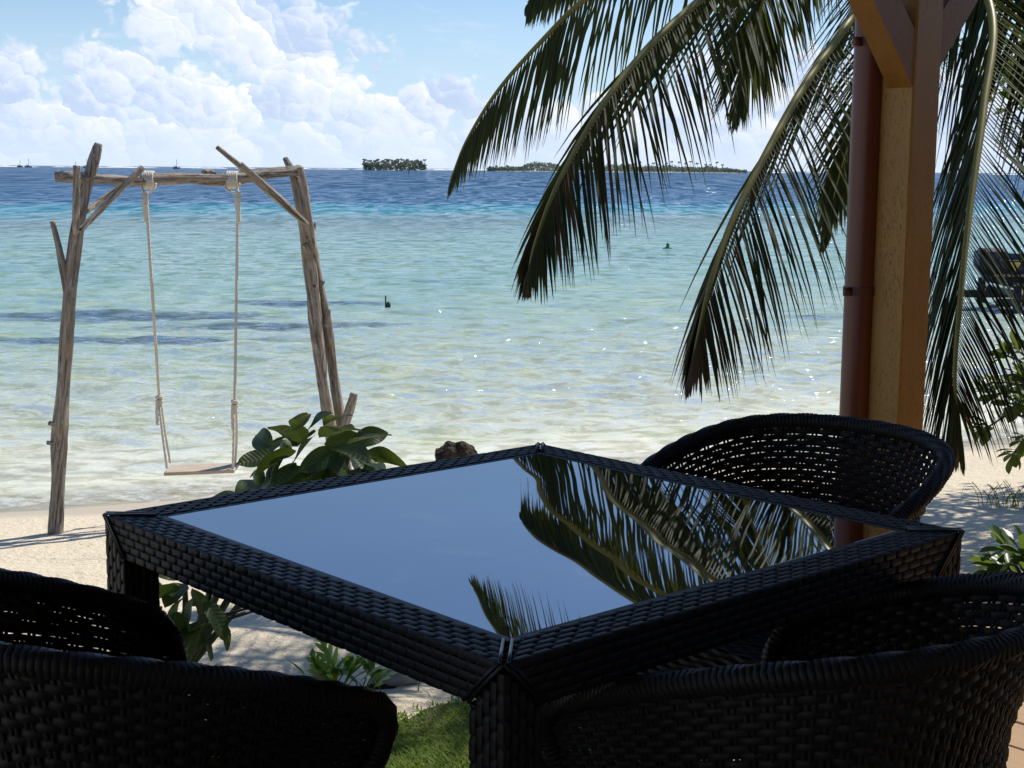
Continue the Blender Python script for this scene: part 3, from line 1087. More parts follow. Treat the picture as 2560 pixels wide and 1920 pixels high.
def plan(s):
    s = np.clip(s, 0, PLEN)
    p = np.stack([np.interp(s, _pl, _plan[:, 0]), np.interp(s, _pl, _plan[:, 1])], -1)
    e = 0.004
    q0 = np.stack([np.interp(s - e, _pl, _plan[:, 0]), np.interp(s - e, _pl, _plan[:, 1])], -1)
    q1 = np.stack([np.interp(s + e, _pl, _plan[:, 0]), np.interp(s + e, _pl, _plan[:, 1])], -1)
    t_ = q1 - q0
    nrm = np.stack([-t_[..., 1], t_[..., 0]], -1)
    nrm = nrm / (np.linalg.norm(nrm, axis=-1)[..., None] + 1e-9)
    sg = np.sign(np.sum(nrm * p, axis=-1) + 1e-9)
    return p, nrm * np.where(sg == 0, 1, sg)[..., None]


def kscale(s, z):
    """the shell leans out: widest at the rim, waisted at the seat, flaring a little to the floor"""
    r_ = rim_main(s)
    kr = np.interp(r_, [0.44, 0.62, 0.80], [0.86, 0.935, 1.0])
    return kr - np.interp(r_ - z, [0.0, 0.05, 0.10, 0.16, 0.30, 0.70], [0.0, 0.07, 0.135, 0.185, 0.21, 0.15])


def rim_main(s):
    p, _ = plan(s)
    q = np.clip((0.237 - p[..., 1]) / 0.555, 0, 1)
    return 0.588 + 0.169 * (1 - (1 - q) ** 1.5)


RCOR = 0.062


def rim_round(s):
    e = np.minimum(s, PLEN - s)
    h = rim_main(s)
    q = np.clip(1 - e / RCOR, 0, 1)
    return h - RCOR * (1 - np.sqrt(np.clip(1 - q * q, 0, 1)))


def shell(s, z, off=0.0):
    p, n = plan(s)
    k = kscale(s, z)
    xy = p * k[..., None] + n * np.broadcast_to(off, z.shape)[..., None]
    return np.concatenate([xy, z[..., None]], -1), np.concatenate([n, 0 * z[..., None]], -1)


def build_chair(name, label, loc, rot):
    C = thing(name, label, 'chair', loc, rot, 'wicker tub chairs round the table')
    pair = 0.0240
    nw = int(PLEN / pair)
    sp = PLEN / nw
    # upright strands in pairs
    for k in range(nw):
        s0 = (k + 0.5) * sp
        for d in (-0.0042, 0.0042):
            top = float(rim_round(np.array([s0 + d]))[0])
            zz = np.linspace(0.07, top, 9)
            P, Nn = shell(np.full(9, s0 + d), zz)
            obj('upright_strand', MB().add(*ribbon(P, Nn, 0.0052, 0.0026)).mesh('upright_strand'), M['chair_strand'], C)
    # woven rows
    ss = np.linspace(0.006, PLEN - 0.006, nw * 4 + 1)
    rr = np.random.default_rng(2)
    rm, rd = rim_main(ss), rim_round(ss)
    for band, (n, lo, hi) in enumerate(((32, None, None), (26, 0.085, 0.375))):
        for r in range(n):
            t_ = (r + 0.3) / n
            if band == 0:
                z = 0.385 + (rm - 0.012 - 0.385) * t_
            else:
                z = np.full_like(ss, lo + (hi - lo) * t_)
            z = z + np.interp(ss, np.linspace(0, PLEN, 20), rr.normal(0, 0.0006, 20))
            ok = z < rd - 0.004
            if ok.sum() < 8:
                continue
            i0, i1 = np.argmax(ok), len(ok) - np.argmax(ok[::-1])
            sv, zv = ss[i0:i1], z[i0:i1]
            off = 0.0036 * np.sin(PI * sv / sp + r * PI)
            wv = np.clip(((rm[i0:i1] - 0.397) / n if band == 0 else (hi - lo) / n + 0 * sv) * 1.05, 0.0060, 0.0135)
            P, Nn = shell(sv, zv, off)
            obj('woven_strand', MB().add(*ribbon(P, Nn, wv, 0.0030)).mesh('woven_strand'), M['chair_strand'], C)
    # rim: padded tube bound with a strand wound round it
    e = np.concatenate([np.linspace(0, RCOR, 14), np.linspace(RCOR + 0.02, PLEN - RCOR - 0.02, 90), np.linspace(PLEN - RCOR, PLEN, 14)])
    P, _ = shell(e, rim_round(e))
    lz = np.linspace(0.06, float(P[0][2]) - 0.012, 12)
    A, _ = shell(np.zeros(12), lz)
    B_, _ = shell(np.full(12, PLEN), lz[::-1])
    path = np.vstack([A, P, B_])
    seg = np.concatenate([[0], np.cumsum(np.linalg.norm(np.diff(path, axis=0), axis=1))])
    fine = np.linspace(0, seg[-1], int(seg[-1] / 0.0013))
    fp = np.stack([np.interp(fine, seg, path[:, i]) for i in range(3)], -1)
    for _i in range(3):
        fp[8:-8] = np.stack([np.convolve(fp[:, i], np.ones(17) / 17, 'valid') for i in range(3)], -1)
    RR_ = 0.0155
    obj('rim', MB().add(*tube(fp[::10], RR_ - 0.001, 10)).mesh('rim'), M['core'], C)
    T_, N_, B2 = frames(fp, (0, 0, 1) if abs(fp[1][2] - fp[0][2]) < 1e-6 else (0, 1, 0.1))
    pitch = 0.0080
    a = 2 * PI * fine / pitch
    Q = fp + (np.cos(a)[:, None] * N_ + np.sin(a)[:, None] * B2) * RR_
    Nq = np.cos(a)[:, None] * N_ + np.sin(a)[:, None] * B2
    # the strand lies nearly square to the rim, so build its width along the rim
    n6 = len(PROF)
    V = np.zeros((len(Q), n6, 3))
    for k, (x, y) in enumerate(PROF):
        V[:, k] = Q + T_ * (x * pitch * 1.02) + Nq * (y * 0.0026)
    F = []
    i = np.arange(len(Q) - 1)
    for j in range(n6):
        k = (j + 1) % n6
        F.append(np.stack([i * n6 + j, i * n6 + k, (i + 1) * n6 + k, (i + 1) * n6 + j], -1))
    obj('rim_binding', new_mesh('rim_binding', V.reshape(-1, 3), np.vstack(F)), M['chair_strand'], C)
    # seat
    k_ = 0.76
    pxy = _plan * k_
    ys = np.arange(-0.23, 0.18, 0.0125)
    for i_, y in enumerate(ys):
        half = np.max(np.abs(pxy[np.abs(pxy[:, 1] - y) < 0.01][:, 0])) - 0.006 if np.any(np.abs(pxy[:, 1] - y) < 0.01) else 0.1
        n = max(int(half * 2 / 0.0085), 8)
        xx = np.linspace(-half, half, n)
        zz = SEAT_Z + 0.0022 * np.sin(PI * xx / 0.0265 + i_ * PI)
        P = np.stack([xx, np.full(n, y), zz], -1)
        obj('seat_strand', MB().add(*ribbon(P, [(0, 0, 1)] * n, 0.0108, 0.0028)).mesh('seat_strand'), M['chair_strand'], C)
    sv_ = [(x, y) for x, y in pxy[::12]]
    V = [(x, y, SEAT_Z - 0.008) for x, y in sv_] + [(x, y, SEAT_Z - 0.014) for x, y in sv_]
    m = len(sv_)
    F = [tuple(range(m)), tuple(range(2 * m - 1, m - 1, -1))] + [(i, i + m, (i + 1) % m + m, (i + 1) % m) for i in range(m)]
    obj('seat_base', new_mesh('seat_base', V, F, False), M['core'], C)
    for i_ in range(8):
        z = SEAT_Z - 0.006 - i_ * 0.0125
        xx = np.linspace(-0.185, 0.185, 64)
        P = np.stack([xx, 0.180 + 0.0035 * np.sin(PI * xx / 0.0265 + i_ * PI), np.full(64, z)], -1)
        obj('front_strand', MB().add(*ribbon(P, [(0, 1, 0)] * 64, 0.0105, 0.0028)).mesh('front_strand'), M['chair_strand'], C)
    for (x, y) in ((0.19, 0.165), (-0.19, 0.165), (0.17, -0.18), (-0.17, -0.18)):
        P = np.array([(x * 1.06, y * 1.06, 0.0), (x, y, 0.2), (x, y, SEAT_Z - 0.016)])
        obj('leg', MB().add(*tube(catmull(P, 6), 0.017, 8)).mesh('leg'), M['core'], C)
    return C


def copy_tree(o, parent=None):
    c_ = o.copy()
    COL.objects.link(c_)
    c_.parent = parent
    for ch in list(o.children):
        copy_tree(ch, c_)
    return c_


# the chair's own front is +y; A faces back along -U, B along +V, D along +U
p_ = uv(1.153, 0.544)
chairA = build_chair('wicker_chair', 'black wicker tub chair standing against the timber post, its woven inside open to view',
                     (p_[0], p_[1], 0), UANG + PI / 2)
p_ = uv(0.461, -0.035)
chairB = copy_tree(chairA)
chairB.location = (p_[0], p_[1], 0)
chairB.rotation_euler = (0, 0, math.atan2(Vv[1], Vv[0]) - PI / 2 + 0.027)
chairB['label'] = 'black wicker tub chair seen from outside, brown light on its flank beside sunlit deck'
p_ = uv(-0.150, 0.520)
chairD = copy_tree(chairA)
chairD.location = (p_[0], p_[1], 0)
chairD.rotation_euler = (0, 0, UANG - PI / 2 + 0.058)
chairD['label'] = 'nearly black wicker tub chair in deep shade, its arms framing the noni bush and sand'


# ------------------------------------------------------------------ driftwood swing frame
def wood(parent, base, rows, seed, name, n=12, res=26, wob=0.10):
    """rows: (px, py, depth, radius in px of the 2212 wide view)"""
    pts = []
    for (x, y, d, r_) in rows:
        p = at(x, y, d)
        pts.append([*p, r_ * _S / FPX * d])
    c_ = catmull(pts, res)
    ch = Vector(c_[-1, :3] - c_[0, :3])
    Rm = ch.to_track_quat('Z', 'Y').to_matrix()
    o0 = c_[0, :3].copy()
    loc_ = (c_[:, :3] - o0) @ np.array(Rm)              # into a frame whose z runs along the pole
    me = MB().add(*tube(loc_, np.clip(c_[:, 3], 0.004, None), n, wob, seed)).mesh(name)
    o = obj(name, me, M['drift'], parent)
    o.matrix_local = Matrix.Translation(Vector(o0 - base)) @ Rm.to_4x4()
    return o


YL, YR = 9.50, 10.15
b0 = on_z(120, 1150, -1.045)
YL = b0[1]
swing_base = np.array([b0[0], b0[1], ground_z(b0[0], b0[1])])
frame = thing('swing_frame', 'tall weathered driftwood swing frame with forked posts on the water edge', 'swing frame', swing_base)


def yb(x):                                   # depth of the frame's plane at image column x
    return YL + (x - 140) / 520.0 * (YR - YL)


wood(frame, swing_base, [(121, 1185, YL, 18), (120, 1140, YL, 17), (124, 1060, YL, 15.5), (128, 950, YL, 17), (136, 850, YL, 15), (143, 740, YL, 15.5), (150, 650, YL, 15),
                         (158, 570, YL + .02, 14.5), (168, 490, YL + .05, 13.5), (180, 430, YL + .09, 13.0), (195, 375, YL + .11, 12.5), (208, 330, YL + .12, 11.5), (213, 310, YL + .12, 8.5)], 1, 'post', res=60)
wood(frame, swing_base, [(148, 645, YL, 9), (143, 610, YL, 9.5), (134, 570, YL, 8.5), (126, 530, YL, 7.5), (118, 498, YL, 6.5), (113, 478, YL, 6)], 2, 'branch_stub')
wood(frame, swing_base, [(162, 505, YL - .04, 6), (164, 460, YL - .07, 8.5), (165, 415, YL - .08, 8.0), (166, 358, YL - .09, 7.5)], 3, 'side_pole')
wood(frame, swing_base, [(120, 381, YL - .02, 9.5), (150, 381, YL - .01, 10.5), (190, 384, yb(190), 10.5), (250, 388, yb(250), 11.5), (300, 391, yb(300), 12), (350, 388, yb(350), 12.5), (410, 386, yb(410), 12.0),
                         (460, 389, yb(460), 12), (510, 386, yb(510), 11.5), (560, 378, yb(560), 11.5), (610, 372, yb(610), 11.5), (651, 368, yb(650), 11)], 4, 'crossbeam', n=14, res=70, wob=0.20)
wood(frame, swing_base, [(171, 500, YL - .09, 6), (215, 455, yb(215) - .10, 7.5), (262, 408, yb(262) - .11, 7), (308, 362, yb(308) - .10, 6.5)], 5, 'brace')
wood(frame, swing_base, [(183, 458, YL + .12, 6), (230, 425, yb(230) + .12, 7), (265, 400, yb(265) + .12, 6.5), (296, 372, yb(296) + .12, 6)], 6, 'brace')
# right: paired legs
wood(frame, swing_base, [(748, 1120, YR, 14), (738, 1050, YR, 14), (722, 960, YR, 14), (708, 900, YR, 13), (697, 830, YR, 12.5), (690, 760, YR, 14), (682, 690, YR, 17), (677, 640, YR, 14), (667, 560, YR, 14),
                         (659, 490, YR, 13.5), (650, 440, YR, 12.5), (640, 395, YR + .02, 11.5), (632, 372, YR + .05, 10), (616, 342, YR + .09, 6)], 7, 'post', res=64, wob=0.12)
wood(frame, swing_base, [(764, 1120, YR + .1, 11), (752, 1030, YR + .1, 11), (738, 930, YR + .09, 10.5), (722, 820, YR + .08, 10), (710, 720, YR + .06, 11), (698, 650, YR + .05, 9.5), (684, 580, YR + .04, 9),
                         (674, 520, YR - .02, 9), (666, 470, YR - .08, 8), (660, 420, YR - .10, 7.5), (652, 380, YR - .11, 6.5), (648, 362, YR - .11, 6)], 8, 'leg_pole', res=60, wob=0.14)
wood(frame, swing_base, [(665, 486, YR - .13, 6), (620, 445, yb(620) - .14, 8), (565, 395, yb(565) - .14, 8), (519, 355, yb(519) - .13, 7)], 9, 'brace')
wood(frame, swing_base, [(650, 475, YR + .09, 5), (580, 415, yb(580) + .14, 6.5), (520, 360, yb(520) + .14, 6), (469, 318, yb(469) + .13, 5)], 10, 'brace')
wood(frame, swing_base, [(742, 925, YR + .02, 9), (752, 895, YR + .02, 10), (762, 862, YR, 9), (765, 850, YR, 8.5)], 11, 'branch_stub')
wood(frame, swing_base, [(672, 560, YR, 5), (664, 540, YR - .04, 5.5), (657, 528, YR - .07, 5)], 12, 'branch_stub', res=10)
wood(frame, swing_base, [(703, 705, YR + .04, 5), (708, 685, YR + .02, 6), (710, 668, YR + .02, 5)], 13, 'branch_stub', res=10)
wood(frame, swing_base, [(128, 915, YL, 6), (115, 916, YL - .03, 6), (106, 914, YL - .05, 5)], 14, 'branch_stub', res=10)
wood(frame, swing_base, [(126, 955, YL, 5), (112, 957, YL - .03, 5), (102, 956, YL - .05, 4.5)], 15, 'branch_stub', res=10)
wood(frame, swing_base, [(672, 500, YR + .02, 6), (679, 492, YR, 4), (681, 480, YR, 2)], 16, 'branch_stub', res=8)
wood(frame, swing_base, [(692, 620, YR + .05, 4), (699, 607, YR + .03, 3.5)], 17, 'branch_stub', res=8)
wood(frame, swing_base, [(440, 373, yb(440) + .06, 6), (452, 370, yb(452) + .08, 5), (466, 378, yb(466) + .06, 6)], 18, 'branch_stub', res=8)

# swing: two ropes, wrapped over the beam, and a plank seat
sw_y = yb(430) - 0.02
sbase = at(430, 1018, sw_y)
swing = thing('rope_swing', 'plank swing seat hanging on two pale knotted ropes from the driftwood beam', 'swing', sbase)


def rope(rows, r_, name='rope', res=90, twist=160.0, n=9):
    pts = np.array([at(x, y, d) - sbase for (x, y, d) in rows])
    c_ = catmull(pts, res) if len(pts) > 2 else np.array([pts[0] * (1 - q) + pts[1] * q for q in np.linspace(0, 1, res)])
    return obj(name, MB().add(*tube(c_, r_, n, lobes=6, lobe_amp=0.45, twist=twist)).mesh(name), M['rope'], swing)


SEAT_DY = 0.10                                        # half depth of the plank
for (xt, xk, yk, xb, beamx) in ((315, 344, 858, 358, 322), (514, 507, 868, 505, 503)):
    d0 = yb(beamx)
    fr_, bk_ = sw_y - SEAT_DY, sw_y + SEAT_DY
    rope([(xt, 415, d0 - .10), (xt + 0.5 * (xk - xt), 640, d0 - .06), (xk, yk, sw_y)], 0.0095, res=150)
    rope([(xk - 2, yk, sw_y), (xk + (xb - xk) * .6 - 1, 940, sw_y - .05), (xb + (3 if xb < 400 else -2), 1012, fr_ + .03)], 0.0080, res=60)
    rope([(xk + 2, yk, sw_y), (xk + (xb - xk) * .6 + 5, 940, sw_y + .05), (xb + (10 if xb < 400 else 3), 1000, bk_ - .03)], 0.0080, res=60)
    # knots and hanging tails
    for (cx, cy, rr_) in ((xk, yk, 6), (xk + 1, yk + 9, 5)):
        a = np.linspace(0, 2 * PI * 2, 26)
        pts = [(cx + rr_ * math.cos(q), cy + 3.0 * (q / 6.28) - 3, sw_y + 0.018 * math.sin(q)) for q in a]
        rope(pts, 0.008, 'knot', res=60, n=7)
    rope([(xk - 4, yk + 6, sw_y - .02), (xk - 5, yk + 30, sw_y - .03), (xk - 4, yk + 60, sw_y - .03)], 0.010, 'rope_tail', res=24)
    # whipped splice under the beam
    pts = [(xt + 0.0, 414, d0 - .10), (xt - 1, 440, d0 - .10), (xt + 2, 480, d0 - .09)]
    c_ = catmull(np.array([at(*q) - sbase for q in pts]), 30)
    obj('splice', MB().add(*tube(c_, np.concatenate([np.linspace(.018, .022, 10), np.linspace(.022, .014, 20)]), 10, lobes=8, lobe_amp=0.25, twist=90)).mesh('splice'), M['rope'], swing)
    # turns round the beam
    bc = at(beamx, 388, d0) - sbase
    q = np.linspace(0, 2 * PI * 6, 220)
    rb = 0.051
    P = np.stack([bc[0] - 0.036 + 0.072 * q / q[-1], bc[1] + rb * 1.05 * np.cos(q), bc[2] + rb * np.sin(q) - 0.002], -1)
    obj('beam_wrap', MB().add(*tube(P, 0.0085, 8, lobes=6, lobe_amp=0.4, twist=200)).mesh('beam_wrap'), M['rope'], swing)
    rope([(beamx - 16, 396, d0 - .055), (beamx - 13, 410, d0 - .075), (xt + 1, 418, d0 - .10), (beamx + 10, 409, d0 - .075), (beamx + 15, 396, d0 - .05)], 0.008, 'hanger_loop', res=40, n=7)
s0, s1 = at(354, 1027, sw_y - SEAT_DY) - sbase, at(506, 1021, sw_y - SEAT_DY) - sbase
d_ = s1 - s0
L_ = np.linalg.norm(d_)
seat = obj('seat_plank', MB().add(*bevel_box(0, L_, 0, 2 * SEAT_DY, -0.004, 0.020, 0.003)).mesh('seat_plank', False), M['seatwood'], swing)
seat.location = s0
seat.rotation_euler = (math.radians(3), -math.asin(d_[2] / L_), math.atan2(d_[1], d_[0]))

# ------------------------------------------------------------------ coconut palm
PALM_Y = 7.5
crown = at(1932, -360, PALM_Y)
pbase = np.array([crown[0] + 0.02, crown[1] + 0.05, ground_z(crown[0], crown[1]) - 0.05])
palm = thing('coconut_palm', 'coconut palm with drooping dark green fronds, its trunk standing behind the timber post', 'palm tree', pbase)
tp = catmull(np.array([pbase - [0, 0, .1], pbase + [0.0, 0, 0.5], (pbase + crown) / 2 + [0.02, 0.02, 0], crown + [0, 0, 0.05]]), 60)
tr = np.concatenate([np.linspace(0.17, 0.115, 12), np.linspace(0.115, 0.09, 48)]) * (1 + 0.05 * np.sin(np.arange(60) * 1.9))
obj('trunk', MB().add(*tube(tp - pbase, tr, 14, 0.04, 5)).mesh('trunk'), M['trunk'], palm)
n_leaflet_objs = 0


def leaflet_geo(p0, d0, side_n, length, width, droop, rs):
    n = 6
    P = [p0]
    d = d0.copy()
    st = length / (n - 1)
    for i in range(n - 1):
        d = d + np.array([0, 0, -1.0]) * droop * (0.35 + i / n) + rs.normal(0, 0.018, 3)
        d /= np.linalg.norm(d)
        P.append(P[-1] + d * st)
    P = np.array(P)
    wd = 0.80 * width * np.array([0.45, 0.95, 1.0, 0.85, 0.5, 0.06])
    T = np.gradient(P, axis=0)
    T /= np.linalg.norm(T, axis=1)[:, None]
    sd = np.cross(T, np.cross(side_n[None, :], T))
    sd /= np.linalg.norm(sd, axis=1)[:, None] + 1e-9
    nn = np.cross(T, sd)
    V = []
    for i in range(n):
        V += [P[i] - sd[i] * wd[i] / 2 + nn[i] * wd[i] * .18, P[i] - nn[i] * wd[i] * .10, P[i] + sd[i] * wd[i] / 2 + nn[i] * wd[i] * .18]
    F = []
    for i in range(n - 1):
        a = i * 3
        F += [(a, a + 1, a + 4, a + 3), (a + 1, a + 2, a + 5, a + 4)]
    return np.array(V), F


def frond(ctrl, seed, root=None, base=None, single=False, n_pairs=70, llen=0.78, wid=0.027, start=0.10, fwd=0.42, droop=0.14, hang=0.38, spread=0.72, asym=1.0, dry=0.0, label=None, world=False):
    """ctrl: rows (px, py, depth) from the crown to the tip; leaflets hang from both sides of the rachis"""
    global n_leaflet_objs
    rs = np.random.default_rng(seed)
    root = root or palm
    base = pbase if base is None else base
    pts = np.array(ctrl, dtype=float) if world else np.array([at(*c_) for c_ in ctrl])
    c_ = catmull(pts, 90)
    R = np.linspace(0.024, 0.0050, 90)
    fr_ = obj('frond', MB().add(*tube(c_ - base, R, 7)).mesh('frond'), M['rachis'], root)
    if label:
        fr_['label'] = label
    L = np.concatenate([[0], np.cumsum(np.linalg.norm(np.diff(c_, axis=0), axis=1))])
    T = np.gradient(c_, axis=0)
    T /= np.linalg.norm(T, axis=1)[:, None]
    mbG, mbD = MB(), MB()
    for k in range(n_pairs):
        q = start + (1 - start) * (k / (n_pairs - 1)) ** 0.97
        i = min(int(q * 89), 88)
        f_ = q * 89 - i
        p = c_[i] * (1 - f_) + c_[i + 1] * f_
        t_ = T[i]
        up = np.array([0, 0, 1.0])
        sd = np.cross(t_, up)
        nl = np.linalg.norm(sd)
        sd = sd / nl if nl > 0.05 else np.array([1.0, 0, 0])
        prof = float(np.interp(q, [0.05, 0.25, 0.45, 0.6, 0.75, 0.88, 1.0], [0.75, 1.0, 1.0, 0.84, 0.55, 0.31, 0.14]))
        for sg in (-1, 1):
            ln = llen * prof * rs.uniform(0.86, 1.08) * (0.9 if q > 0.9 else 1.0)
            f2 = fwd + 0.55 * max(0, q - 0.35)
            d = t_ * (f2 + rs.normal(0, .05)) + sd * sg * (spread - 0.30 * q) * (asym if sg > 0 else 1.0) + up * (-hang + rs.normal(0, 0.06))
            d /= np.linalg.norm(d)
            dr = droop * rs.uniform(0.8, 1.25)
            V, F = leaflet_geo(p + sd * sg * 0.008 - up * 0.008, d, np.cross(d, np.cross(up, d)) if False else np.cross(d, sd * sg + up * .35) + 1e-6, ln, wid * (0.6 + 0.4 * prof) * rs.uniform(.85, 1.1), dr, rs)
            isdry = rs.uniform() < dry * max(0.0, (q - 0.45) * 2.2)
            if single and n_leaflet_objs < 300:
                n_leaflet_objs += 1
                obj('leaflet', new_mesh('leaflet', V - base, F), M['leaflet_dry'] if isdry else M['leaflet'], fr_)
            else:
                (mbD if isdry else mbG).add(V - base, F)
    if mbG.c:
        tag(obj('leaflets', mbG.mesh('leaflets'), M['leaflet'], fr_), kind='stuff')
    if mbD.c:
        tag(obj('dry_leaflets', mbD.mesh('dry_leaflets'), M['leaflet_dry'], fr_), kind='stuff')
    return fr_


CR = (1932, -360, PALM_Y)
frond([CR, (1760, -190, 7.2), (1600, -70, 6.9), (1500, 10, 6.7), (1410, 92, 6.5), (1320, 200, 6.3), (1240, 330, 6.15), (1190, 430, 6.05), (1155, 530, 6.0), (1141, 595, 6.0)], 21, single=True, n_pairs=126, dry=0.5, asym=0.6)
frond([CR, (1905, -110, 7.0), (1850, 20, 6.6), (1740, 180, 6.2), (1650, 340, 5.9), (1580, 480, 5.7), (1535, 610, 5.55), (1510, 715, 5.5), (1492, 800, 5.5)], 22, single=True, n_pairs=126, dry=0.75, asym=0.3)
frond([CR, (1650, -250, 7.6), (1430, -125, 7.7), (1262, 0, 7.8), (1180, 78, 7.8), (1080, 190, 7.8), (1010, 300, 7.8), (972, 392, 7.8)], 23, n_pairs=85, llen=0.72, wid=0.0165, droop=0.14, hang=0.85, spread=0.5, fwd=0.30)
frond([CR, (2040, -180, 7.0), (2140, 20, 6.4), (2125, 230, 6.0), (2095, 450, 5.7), (2074, 650, 5.5), (2062, 820, 5.4), (2075, 960, 5.4)], 24, n_pairs=156, llen=0.92, wid=0.031, dry=0.3, asym=0.28, spread=0.85)
frond([CR, (1830, -240, 8.0), (1720, -150, 8.3), (1660, -40, 8.5), (1625, 80, 8.6), (1600, 180, 8.6), (1590, 245, 8.6)], 25, n_pairs=117, llen=0.72, wid=0.030)
frond([CR, (1915, -120, 8.0), (1890, 60, 8.4), (1850, 240, 8.6), (1805, 400, 8.7), (1778, 520, 8.7)], 26, n_pairs=117, llen=0.68, wid=0.030)
frond([CR, (2080, -240, 7.8), (2250, -60, 8.0), (2420, 160, 8.2), (2540, 420, 8.3), (2600, 600, 8.3)], 27, n_pairs=107, llen=0.8)
frond([CR, (2110, -260, 7.0), (2220, -90, 6.7), (2310, 100, 6.4), (2365, 300, 6.2), (2390, 480, 6.1)], 28, n_pairs=126, llen=0.9, wid=0.030, hang=0.45)
frond([CR, (1680, -330, 7.9), (1450, -220, 8.0), (1280, -110, 8.1), (1170, -30, 8.1), (1140, 6, 8.1)], 29, n_pairs=102, llen=0.5, droop=0.4)
cw = crown
frond([tuple(crown), (1.35, 7.75, crown[2] + 0.48), (0.75, 7.95, crown[2] + 0.50), (0.25, 8.1, crown[2] + 0.25), (-0.05, 8.15, crown[2] - 0.02), (-0.22, 8.2, crown[2] - 0.25)], 39, n_pairs=78, llen=0.66, wid=0.015, hang=0.55, spread=0.7, world=True)
for k, (dx, dy, up_, drop) in enumerate(((-1.2, 0.9, 1.7, 1.3), (1.5, 1.4, 1.4, 0.5), (2.6, 0.2, 0.9, -0.3), (0.3, 2.6, 1.0, 0.2),
                                         (-0.5, -0.6, 2.3, 2.4), (0.8, -0.4, 2.2, 2.2), (1.6, -1.6, 1.3, 0.5), (-2.2, 0.4, 1.3, 0.85))):
    pts = [cw, cw + np.array([dx * .25, dy * .25, up_ * .62]), cw + np.array([dx * .55, dy * .55, up_]), cw + np.array([dx * .85, dy * .85, up_ * .75 + drop * .25]), cw + np.array([dx, dy, drop])]
    frond(pts, 40 + k, n_pairs=97, llen=0.70, world=True)
for k in range(7):
    a = k * 2.4
    c_ = crown + np.array([0.16 * math.cos(a), 0.16 * math.sin(a), -0.22 - 0.05 * (k % 3)])
    q = np.linspace(-1, 1, 9)
    P = np.stack([c_[0] + 0 * q, c_[1] + 0 * q, c_[2] + q * 0.11], -1)
    obj('coconut', MB().add(*tube(P - pbase, 0.085 * np.sqrt(np.clip(1 - q * q, 0.02, 1)), 10)).mesh('coconut'), M['rachis'], palm)


# ------------------------------------------------------------------ plants
def leaf_mesh(name, L, W, fold=0.16, curl=0.25, nl=8, nw=5, widest=0.5, wave=0.0, seed=0):
    rs = np.random.default_rng(seed)
    V, F = [], []
    ph = rs.uniform(0, 6.28)
    for i in range(nl + 1):
        q = i / nl
        w = W * 0.5 * (math.sin(PI * q ** (math.log(0.5) / math.log(widest))) ** 0.75 if 0 < q < 1 else 0.02)
        for j in range(nw):
            x = (j / (nw - 1) * 2 - 1)
            z = fold * abs(x) * w - curl * L * q * q + wave * W * math.sin(q * 9 + ph + (2 if x > 0 else 0)) * abs(x) ** 1.5
            V.append((x * w, q * L, z))
    for i in range(nl):
        for j in range(nw - 1):
            a = i * nw + j
            F.append((a, a + 1, a + nw + 1, a + nw))
    return new_mesh(name, V, F)


def place(name, me, parent, pos, direction, roll=0.0, scale=1.0, mat=None):
    """leaf whose length (+y) points along direction and whose upper side looks up as far as it can"""
    d = Vector(direction).normalized()
    up = Vector((0, 0, 1)) if abs(d.z) < 0.97 else Vector((0, -1, 0))
    x = d.cross(up).normalized()
    z = x.cross(d).normalized()
    R = Matrix((x, d, z)).transposed().to_4x4() @ Matrix.Rotation(roll, 4, 'Y')
    o = obj(name, me, mat, parent)
    o.matrix_local = Matrix.Translation(Vector(pos)) @ R @ Matrix.Scale(scale, 4)
    return o


